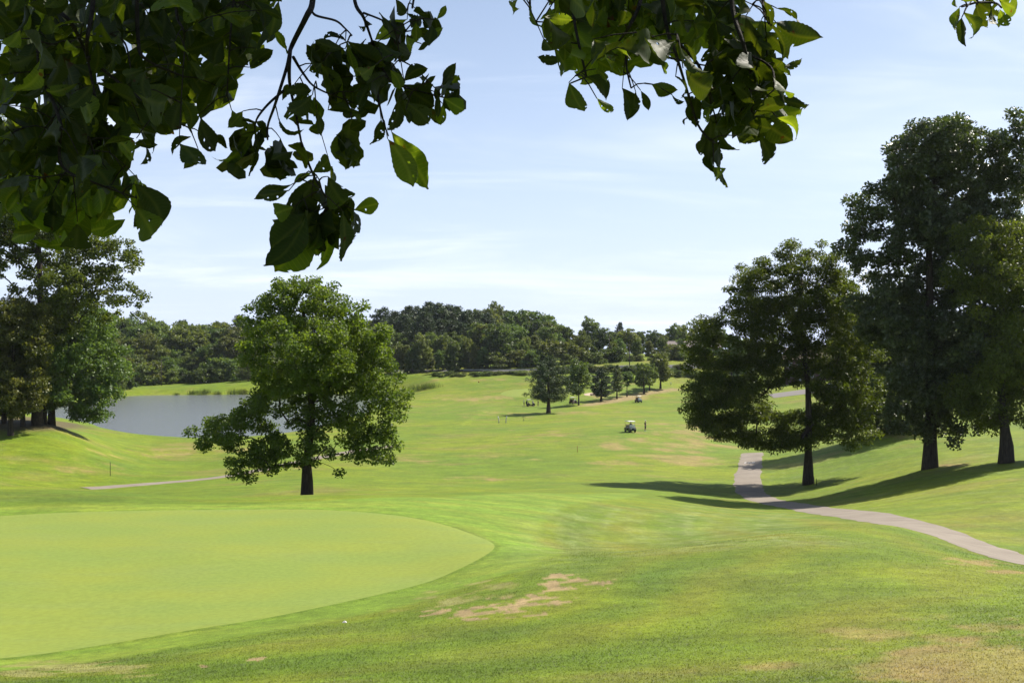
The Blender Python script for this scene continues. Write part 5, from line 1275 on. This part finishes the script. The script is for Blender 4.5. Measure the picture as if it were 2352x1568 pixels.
    fc = MB(); fc.add([(h[0] + .085, h[1] - .015, h[2] - .055), (h[0] + .085, h[1] + .015, h[2] - .055), (h[0] + .118, h[1], h[2] - .06), (h[0] + .09, h[1], h[2] - .015)], [(0, 1, 2), (0, 2, 3), (1, 3, 2)]); fc.build("nose", skin, root)
    return root
def sit(dx=-.3, dy=.27, z=.18):
    """seated joints on a cart bench"""
    o_ = lambda x, y, zz: (x + dx, y + dy, zz + z)
    return dict(pelvis=o_(0, 0, .66), spine=o_(-.03, 0, .84), chest=o_(-.02, 0, 1.03), neck=o_(0, 0, 1.19), head0=o_(.02, 0, 1.28), head1=o_(.03, 0, 1.39), shL=o_(0, .17, 1.12), elL=o_(.12, .22, .88), wrL=o_(.34, .16, .92), haL=o_(.43, .13, .94), shR=o_(0, -.17, 1.12), elR=o_(.12, -.22, .88), wrR=o_(.34, -.14, .92), haR=o_(.43, -.1, .94),
                hiL=o_(.05, .10, .63), knL=o_(.46, .12, .60), anL=o_(.56, .12, .19), toL=o_(.72, .13, .15), hiR=o_(.05, -.10, .63), knR=o_(.46, -.12, .60), anR=o_(.56, -.12, .19), toR=o_(.72, -.13, .15))

c1 = spot(1447, 163.5); rz1 = math.radians(-112 + 40)
rz1 = math.radians(-72)
golf_cart(c1, rz1, "white roofed golf cart nearest the camera on the fairway", green_p)
person(c1, rz1, "golfer with dark top seated in the nearest golf cart", sit(), cloth["grey"], cloth["black"], hairw, cap=cloth["navy"])
p1 = spot(1482, 165)
person(p1, math.radians(-35), "golfer in black shirt and grey shorts standing beside the nearest cart", dict(wrR=(.10, -.22, .90), haR=(.14, -.22, .82), anR=(-.10, -.12, .11), toR=(.05, -.13, .035), knR=(.0, -.11, .50)), cloth["black"], cloth["grey"], hairw, cap=cloth["white"])
bg_ = empty("head_cover", p1); tag(bg_, "dark pouch hanging in the hand of the golfer in black", "pouch")
mbx = MB(); mbx.tube([(.13, -.20, .84), (.17, -.24, .74), (.23, -.30, .60), (.26, -.32, .52)], [.02, .05, .07, .04], 8); pb = mbx.build("pouch", cloth["black"], bg_); bg_.rotation_euler = (0, 0, math.radians(-35))

c2 = spot(1218, 268); rz2 = math.radians(12)
golf_cart(c2, rz2, "golf cart with golfers gathered round it left of the big pine", maroon)
golf_bag(c2, rz2, -.22, cloth["navy"], "navy golf bag on the back of the cart left of the big pine"); golf_bag(c2, rz2, .22, cloth["black"], "black golf bag on the back of the cart left of the big pine")
person(spot(1203.5, 268), math.radians(20), "golfer in white shirt and black shorts left of the group's cart", dict(wrL=(.16, .12, 1.0), haL=(.22, .06, .98), wrR=(.16, -.12, 1.0), haR=(.22, -.06, .98)), cloth["white"], cloth["black"], hairw, cap=cloth["white"])
person(spot(1224.5, 265.5), math.radians(165), "golfer in lilac shirt leaning at the front of the group's cart", dict(chest=(.06, 0, 1.31), neck=(.11, 0, 1.46), head0=(.15, 0, 1.54), head1=(.17, 0, 1.65), shL=(.06, .17, 1.39), shR=(.06, -.17, 1.39), elL=(.14, .22, 1.14), wrL=(.34, .18, 1.06), haL=(.42, .16, 1.04), elR=(.14, -.22, 1.14), wrR=(.34, -.18, 1.06), haR=(.42, -.16, 1.04)), cloth["lilac"], cloth["navy"], hairw)
person(spot(1236, 264), math.radians(200), "golfer in dark clothes and shorts under the big pine's low branch", dict(), cloth["black"], cloth["black"], cloth["black"])
c3 = spot(1316, 267); rz3 = math.radians(52)
golf_cart(c3, rz3, "golf cart seen from behind, right of the big pine's trunk", maroon)
golf_bag(c3, rz3, -.22, cloth["black"], "black golf bag on the cart right of the big pine"); golf_bag(c3, rz3, .22, cloth["red"], "dark red golf bag on the cart right of the big pine")
person(c3, rz3, "golfer in dark red seated in the cart right of the pine", sit(dy=-.25), cloth["red"], cloth["black"], cloth["black"], cap=cloth["black"])
c4 = spot(1466, 272); rz4 = math.radians(-70)
golf_cart(c4, rz4, "distant golf cart coming down past the row of trees", green_p)
person(c4, rz4, "golfer in lilac shirt driving the cart past the row of trees", sit(), cloth["lilac"], cloth["grey"], hairw, cap=cloth["white"])
person(c4, rz4, "passenger in dark red in the cart past the row of trees", sit(dy=-.27), cloth["red"], cloth["grey"], cloth["black"])

# bent white posts on the fairway
pm = simple("white_post_paint", (.62, .62, .62), .5, noise=.08)
for px, flip, lab in ((1146, -1, "bent white post on the fairway, the one farther from the sapling"), (1162, 1, "bent white post on the fairway, the one nearer the sapling")):
    g = spot(px, 208); s = MB(); s.tube([(0, 0, -.05), (flip * .03, 0, .55), (flip * .06, 0, 1.0), (flip * .24 if flip < 0 else .2, 0, 1.42)], [.10, .10, .10, .09], 8); e = s.build("marker_post", pm, None); e.location = g; tag(e, lab, "post", "white posts on the fairway")
def stake(px, d, h, mat, label, r=.035):
    s = MB(); s.tube([(0, 0, -.05), (0, 0, h * .9), (0, 0, h)], [r, r, r * .4], 6); e = s.build("marker_stake", mat, None); e.location = spot(px, d); tag(e, label, "stake")
stake(254, 113, 1.6, simple("green_stake", (.06, .09, .04), .7), "thin dark green stake in the grass below the pond")
stake(1326, 136, .9, simple("red_stake", (.35, .06, .04), .6), "small red stake in the middle of the fairway", .03)
stake(1541, 318, 1.0, white, "white distance marker near the far end of the tree row", .12)
stake(1869, 100.5, .85, black, "taller dark stake at the foot of the walnut", .035); stake(1874.5, 100, .68, black, "shorter dark stake at the foot of the walnut", .035)
# small orange flag on the far field
f = empty("marker_flag", spot(1098, 322)); tag(f, "tiny orange flag on the far mown field", "flag")
s = MB(); s.tube([(0, 0, 0), (0, 0, .9)], .03, 5); s.build("flag_pole", white, f)
s = MB(); s.add([(.02, -.012, .9), (.02, .012, .9), (.6, .012, .62), (.6, -.012, .62), (.02, .012, .35), (.02, -.012, .35)], [(0, 3, 5), (1, 4, 2), (0, 1, 2, 3), (3, 2, 4, 5)]); s.build("flag_cloth", simple("orange_cloth", (.75, .28, .03), .8), f)
# scrap of paper by the green
g = ground_at(792, 1428, 15, 40); s = MB()
s.add([(-.055, -.03, .012), (.05, -.045, .02), (.06, .03, .015), (0, .05, .045), (-.05, .035, .018), (.005, 0, .05), (-.055, -.03, .004), (.05, -.045, .008), (.06, .03, .004), (0, .05, .02), (-.05, .035, .006)], [(0, 1, 5), (1, 2, 5), (2, 3, 5), (3, 4, 5), (4, 0, 5), (0, 6, 7, 1), (1, 7, 8, 2), (2, 8, 9, 3), (3, 9, 10, 4), (4, 10, 6, 0)])
e = s.build("paper_scrap", white, None); e.location = g; e.scale = (.85, .85, .85); tag(e, "small white paper scrap beside the putting green", "litter")
# painted sign on the path
def stroke(pts, w):
    L = catmull(pts, 4); return L
pc_ = np.array(spot(1722, 126)); tdir = PATH[-1] - PATH[-14]; tdir /= np.linalg.norm(tdir); ndir = np.array([tdir[1], -tdir[0]])
mbp = MB()
for st in ([(-.35, .55), (-.5, .65), (-.6, .3), (-.6, -.2), (-.48, -.5), (-.33, -.4)], [(-.2, -.45), (-.1, .3), (0, .1), (.05, -.45), (.12, -.1), (.18, -.45)], [(.22, .6), (.42, .65), (.55, .5), (.35, -.5), (.3, .1)]):
    L = catmull(st, 4); w = .055; vsx = []
    for i, q in enumerate(L):
        t_ = L[min(i + 1, len(L) - 1)] - L[max(i - 1, 0)]; t_ /= np.linalg.norm(t_) + 1e-9; nn = np.array([t_[1], -t_[0]])
        for sgn in (-1, 1):
            u = q + nn * w * sgn; wxy = pc_[:2] + ndir * u[0] + tdir * u[1] * 1.15; vsx.append((wxy[0], wxy[1], tz(*wxy) + .045))
    mbp.add(vsx, [(2 * i, 2 * i + 1, 2 * i + 3, 2 * i + 2) for i in range(len(L) - 1)])
e = mbp.build("path_marking", simple("path_paint", (.75, .73, .7), .7), None); tag(e, "worn white lettering painted on the cart path", "marking")

# guard rail along the road
gr_ = empty("guard_rail", (0, 0, 0)); tag(gr_, "pale steel guard rail along the far road", "guard rail")
seg = [q for q in ROAD if 1005 < CX + F * q[0] / q[1] < 1700]
off = np.array([[q[0], q[1] - 4.4] for q in seg]); offc = catmull(off, 2)
W3 = np.concatenate([offc, (terrain(offc) + .75)[:, None]], 1)
s = MB(); prof = [(-.05, -.16), (.05, -.08), (-.03, 0), (.05, .08), (-.05, .16)]
vs_l = [(q[0], q[1] + a, q[2] + b) for q in W3 for a, b in prof] ; m_ = len(prof)
vs_l += [(x, y + .03, z) for x, y, z in vs_l]; nn_ = len(W3) * m_
s.add(vs_l, [(i * m_ + k, (i + 1) * m_ + k, (i + 1) * m_ + k + 1, i * m_ + k + 1) for i in range(len(W3) - 1) for k in range(m_ - 1)] + [(nn_ + i * m_ + k, nn_ + i * m_ + k + 1, nn_ + (i + 1) * m_ + k + 1, nn_ + (i + 1) * m_ + k) for i in range(len(W3) - 1) for k in range(m_ - 1)])
s.build("rail", simple("galvanised", (.55, .56, .58), .45, metal=.3), gr_)
pmesh = None
for q in W3[::2]:
    if pmesh is None:
        s = MB(); s.box((0, 0, 0), (.16, .16, 1.2)); po = s.build("post", simple("rail_post", (.22, .19, .16), .9), gr_); pmesh = po.data
    else: po = link("post", pmesh, None, gr_)
    po.location = (q[0], q[1] + .15, q[2] - .45)

# utility poles
def upole(px, d, h, label, arm=1.2):
    e = empty("utility_pole", spot(px, d)); tag(e, label, "utility pole")
    s = MB(); s.tube([(0, 0, -.5), (0, 0, h)], [.16, .11], 8); s.build("pole", bark_grey, e)
    s = MB(); s.box((0, 0, h - .6), (arm * 2, .12, .14)); s.build("crossarm", bark_grey, e)
    for k in (-.85, 0, .85):
        s = MB(); s.tube([(k * arm, 0, h - .53), (k * arm, 0, h - .3)], [.05, .03], 6); s.build("insulator", white, e)
upole(371, 372, 9.5, "weathered utility pole in front of the wood behind the pond")
upole(931, 380, 4.2, "short pale pole at the left end of the far road", .5)
upole(1446, 344, 8.0, "grey utility pole behind the row of fairway trees")
upole(1400, 362, 9.5, "thin dark utility pole in the thicket behind the road", .9)

# ------------------------------------------------------------------ houses and parking beyond the trees
brick = simple("brown_siding", (.15, .085, .085), .85, nscale=3); rooft = simple("tan_shingle", (.42, .33, .25), .9, nscale=4); rooft2 = simple("grey_shingle", (.24, .20, .19), .9, nscale=4); glass = simple("window_glass", (.05, .07, .09), .1, spec=.6); trim = simple("white_trim", (.7, .7, .68), .6); siding2 = simple("taupe_siding", (.17, .15, .16), .85)
def house(name, loc, rz, w, dp, hw, hr, wall, roof, label, rows=2, cols=4):
    e = empty(name, loc, rz); tag(e, label, "house")
    s = MB(); s.add([(-w / 2, -dp / 2, -1.5), (w / 2, -dp / 2, -1.5), (w / 2, dp / 2, -1.5), (-w / 2, dp / 2, -1.5), (-w / 2, -dp / 2, hw), (w / 2, -dp / 2, hw), (w / 2, dp / 2, hw), (-w / 2, dp / 2, hw), (-w / 2, 0, hw + hr), (w / 2, 0, hw + hr)],
                    [(0, 1, 5, 4), (2, 3, 7, 6), (1, 2, 6, 9, 5), (3, 0, 4, 8, 7), (3, 2, 1, 0)]); s.build("wall", wall, e)
    s = MB(); ov = .6; th = .18; k = (dp / 2 + ov) / (dp / 2); zl = hw - hr * (k - 1)
    for sg in (-1, 1):
        a = [(-w / 2 - ov, sg * (dp / 2 + ov), zl + .05), (w / 2 + ov, sg * (dp / 2 + ov), zl + .05), (w / 2 + ov, 0, hw + hr + .05), (-w / 2 - ov, 0, hw + hr + .05)]
        s.add(a + [(x, y, z + th) for x, y, z in a], [(0, 1, 2, 3), (7, 6, 5, 4), (0, 4, 5, 1), (1, 5, 6, 2), (3, 7, 4, 0)])
    rf = s.build("roof", roof, e)
    s = MB(); s.box((w * .2, .6, hw + hr + .3), (.9, .9, 1.8)); s.build("chimney", brick, rf)
    for r_ in range(rows):
        for c_ in range(cols):
            x = -w / 2 + (c_ + .5) * w / cols; z = 1.5 + r_ * 2.9
            if r_ == 0 and c_ == 1:
                s = MB(); s.box((x, -dp / 2 - .03, .95), (1.0, .1, 2.1)); dr = s.build("door", trim, e); s = MB(); s.box((x + .38, -dp / 2 - .11, .95), (.08, .06, .08)); s.build("handle", steel, dr); continue
            s = MB(); s.box((x, -dp / 2 - .03, z), (1.5, .1, 1.4)); wd = s.build("window", trim, e)
            for q in (-.35, .35):
                s = MB(); s.box((x + q, -dp / 2 - .075, z), (.62, .03, 1.22)); s.build("pane", glass, wd)
    return e
hp = spot(1868, 292); house("house", hp, math.radians(-24), 15, 10, 6.2, 3.0, brick, rooft, "brown two storey house with tan roof behind the walnut", 2, 5)
hp = spot(1588, 425); hp.z += .3; house("house", hp, math.radians(8), 22, 9, 3.0, 2.4, siding2, rooft2, "long low grey roofed house on the far lawn", 1, 6)
lot = catmull([((x - CX) / F * d, d) for x, d in [(1770, 262), (1830, 261), (1900, 259), (2000, 256), (2150, 250)]], 6)
tag(ribbon("parking_lot", lot, 13, simple("lot_asphalt", (.22, .20, .185), .9, nscale=.5), .12, 5), "pale parking lot behind the walnut", None, None, "structure")
def car(px, d, rz, mat, label):
    b0 = spot(px, d); b0.z += .16; e = empty("parked_car", b0, rz); tag(e, label, "car")
    s = MB(); st = [(-2.25, .80, .45, .95, .70), (-1.9, .88, .30, 1.02, .80), (-.9, .90, .26, 1.0, .86), (.6, .90, .26, .98, .86), (1.6, .88, .28, .86, .80), (2.2, .78, .40, .72, .64)]
    vs = []
    for x, hw_, zb, zt, ht in st: vs += [(x, -hw_, zb), (x, -hw_, .62), (x, -ht, zt), (x, ht, zt), (x, hw_, .62), (x, hw_, zb)]
    fs = [(i * 6 + k, i * 6 + (k + 1) % 6, (i + 1) * 6 + (k + 1) % 6, (i + 1) * 6 + k) for i in range(5) for k in range(6)] + [(5, 4, 3, 2, 1, 0), (30, 31, 32, 33, 34, 35)]
    s.add(vs, fs, False); s.build("body", mat, e, .05)
    s = MB(); gv = [(-1.75, .74, .98), (-1.05, .62, 1.42), (.15, .62, 1.44), (1.0, .74, .94)]; vs = []
    for x, hw_, z in gv: vs += [(x, -hw_, z), (x, hw_, z)]
    vs += [(-1.75, -.78, .9), (-1.75, .78, .9), (1.0, -.78, .9), (1.0, .78, .9)]
    s.add(vs, [(0, 1, 3, 2), (2, 3, 5, 4), (4, 5, 7, 6), (0, 2, 4, 6), (7, 5, 3, 1), (8, 9, 1, 0), (6, 7, 11, 10), (8, 0, 6, 10), (11, 7, 1, 9)]); s.build("window_glass", glass, e, .03)
    s = MB(); s.box((-.45, 0, 1.45), (1.15, 1.18, .05)); s.build("roof", mat, e, .03)
    for sx in (-1.4, 1.4):
        for sy in (-.8, .8): wheel(e, sx, sy, .33, .22)
    for sy in (-.6, .6):
        s = MB(); s.box((2.16, sy, .62), (.12, .3, .14)); s.build("headlight", trim, e, .02)
    return e
car(1876, 252, math.radians(-8), simple("pale_blue_paint", (.35, .45, .62), .25, noise=.03, coat=.6), "pale blue car parked behind the walnut's trunk")
car(1910, 257, math.radians(-5), simple("silver_paint", (.5, .5, .52), .3, noise=.03, coat=.6), "silver car parked near the pale blue car behind the walnut")
# ------------------------------------------------------------------ standing grass blades on the near slope
gb = np.random.default_rng(5)
def near_points(nb):
    d = 9.5 * np.power(52 / 9.5, np.power(gb.random(nb), 1.35)); ppx = gb.uniform(-300, 2660, nb)
    return np.stack([(ppx - CX) / F * d, d], 1)
NB = 520000
q = near_points(NB)
keep = ~inside(q, GREEN); q = q[keep]; q = q[seg_dist(q, GREEN) > .12]; q = q[seg_dist(q, PATH, False) > 1.22]
# look the turf masks up on the polar ground grid
rr_ = np.hypot(q[:, 0], q[:, 1]); aa = np.arctan2(q[:, 0], q[:, 1])
ri = np.clip(np.searchsorted(rad, rr_), 0, nr - 1); ai = np.clip(np.searchsorted(ang, aa), 0, na - 1); gi = ri * na + ai
ok = gb.random(len(q)) > np.maximum(maskA[gi, 0] * .86, maskA[gi, 1] * .35); 
ok &= gb.random(len(q)) > maskB[gi, 0] * .75
q = q[ok]; gi = gi[ok]; nb = len(q)
zq = terrain(q)
fade = smooth01(q[:, 1], 50, 26)
hgt = (.007 + .016 * gb.random(nb)) * (1 + .5 * maskB[gi, 1]) * (1 - .55 * maskB[gi, 0]) * (.35 + .65 * fade)
az = gb.random(nb) * 6.283; w_ = (.0045 + .004 * gb.random(nb)) * (.8 + .03 * q[:, 1])
sd = np.stack([np.cos(az), np.sin(az), np.zeros(nb)], 1) * w_[:, None]
ln = gb.normal(0, .55, (nb, 2)) * hgt[:, None]
b0 = np.concatenate([q, (zq - .004)[:, None]], 1)
tp = b0 + np.concatenate([ln, hgt[:, None]], 1)
V = np.stack([b0 - sd, b0 + sd, tp], 1).reshape(-1, 3)
rep = lambda a: np.repeat(a[gi], 3, 0)
gme = np_mesh("grass", V, np.arange(nb * 3).reshape(nb, 3), False, {"mask_a": ('FLOAT_COLOR', rep(maskA)), "mask_b": ('FLOAT_COLOR', rep(maskB)), "mask_c": ('FLOAT_COLOR', rep(maskC)), "tint": ('FLOAT', np.repeat(.62 + .8 * gb.random(nb), 3))})
bm, n, l, o = new_mat("grass_blade")
c, *_ = turf_nodes(n, l)
df = n.new("ShaderNodeBsdfPrincipled"); df.inputs["Roughness"].default_value = .5; df.inputs["Specular IOR Level"].default_value = .35; br_ = n.new("ShaderNodeMixRGB"); br_.blend_type = "MULTIPLY"; br_.inputs[0].default_value = 1; br_.inputs[2].default_value = (1.42, 1.38, 1.1, 1); l.new(c, br_.inputs[1]); tn = n.new("ShaderNodeAttribute"); tn.attribute_name = "tint"; br2 = n.new("ShaderNodeMixRGB"); br2.blend_type = "MULTIPLY"; br2.inputs[0].default_value = 1; l.new(br_.outputs[0], br2.inputs[1]); l.new(tn.outputs["Fac"], br2.inputs[2]); c = br2.outputs[0]; l.new(c, df.inputs["Base Color"])
gg = n.new("ShaderNodeNewGeometry"); sc_ = n.new("ShaderNodeVectorMath"); sc_.operation = 'MULTIPLY_ADD'; sc_.inputs[1].default_value = (.3, .3, .3); sc_.inputs[2].default_value = (0, 0, 1); l.new(gg.outputs["Normal"], sc_.inputs[0])
nm = n.new("ShaderNodeVectorMath"); nm.operation = 'NORMALIZE'; l.new(sc_.outputs[0], nm.inputs[0]); l.new(nm.outputs[0], df.inputs["Normal"])
tr = n.new("ShaderNodeBsdfTranslucent"); l.new(c, tr.inputs[0]); ms = n.new("ShaderNodeMixShader"); ms.inputs[0].default_value = .5
l.new(df.outputs[0], ms.inputs[1]); l.new(tr.outputs[0], ms.inputs[2]); l.new(ms.outputs[0], o.inputs[0])
tag(link("grass", gme, bm), "short mown grass on the near slope", "grass", None, "stuff")
# ------------------------------------------------------------------ thin summer haze over the valley
hz, n, l, o = new_mat("haze_air")
pv = n.new("ShaderNodeVolumePrincipled"); pv.inputs["Color"].default_value = (.80, .88, 1.0, 1); pv.inputs["Density"].default_value = 0.000045; pv.inputs["Anisotropy"].default_value = .3
l.new(pv.outputs[0], o.inputs["Volume"])
s = MB(); s.box((0, 0, 13), (5600, 5600, 66)); e = s.build("haze", hz, None); tag(e, "thin pale haze in the air over the course", None, None, "stuff")
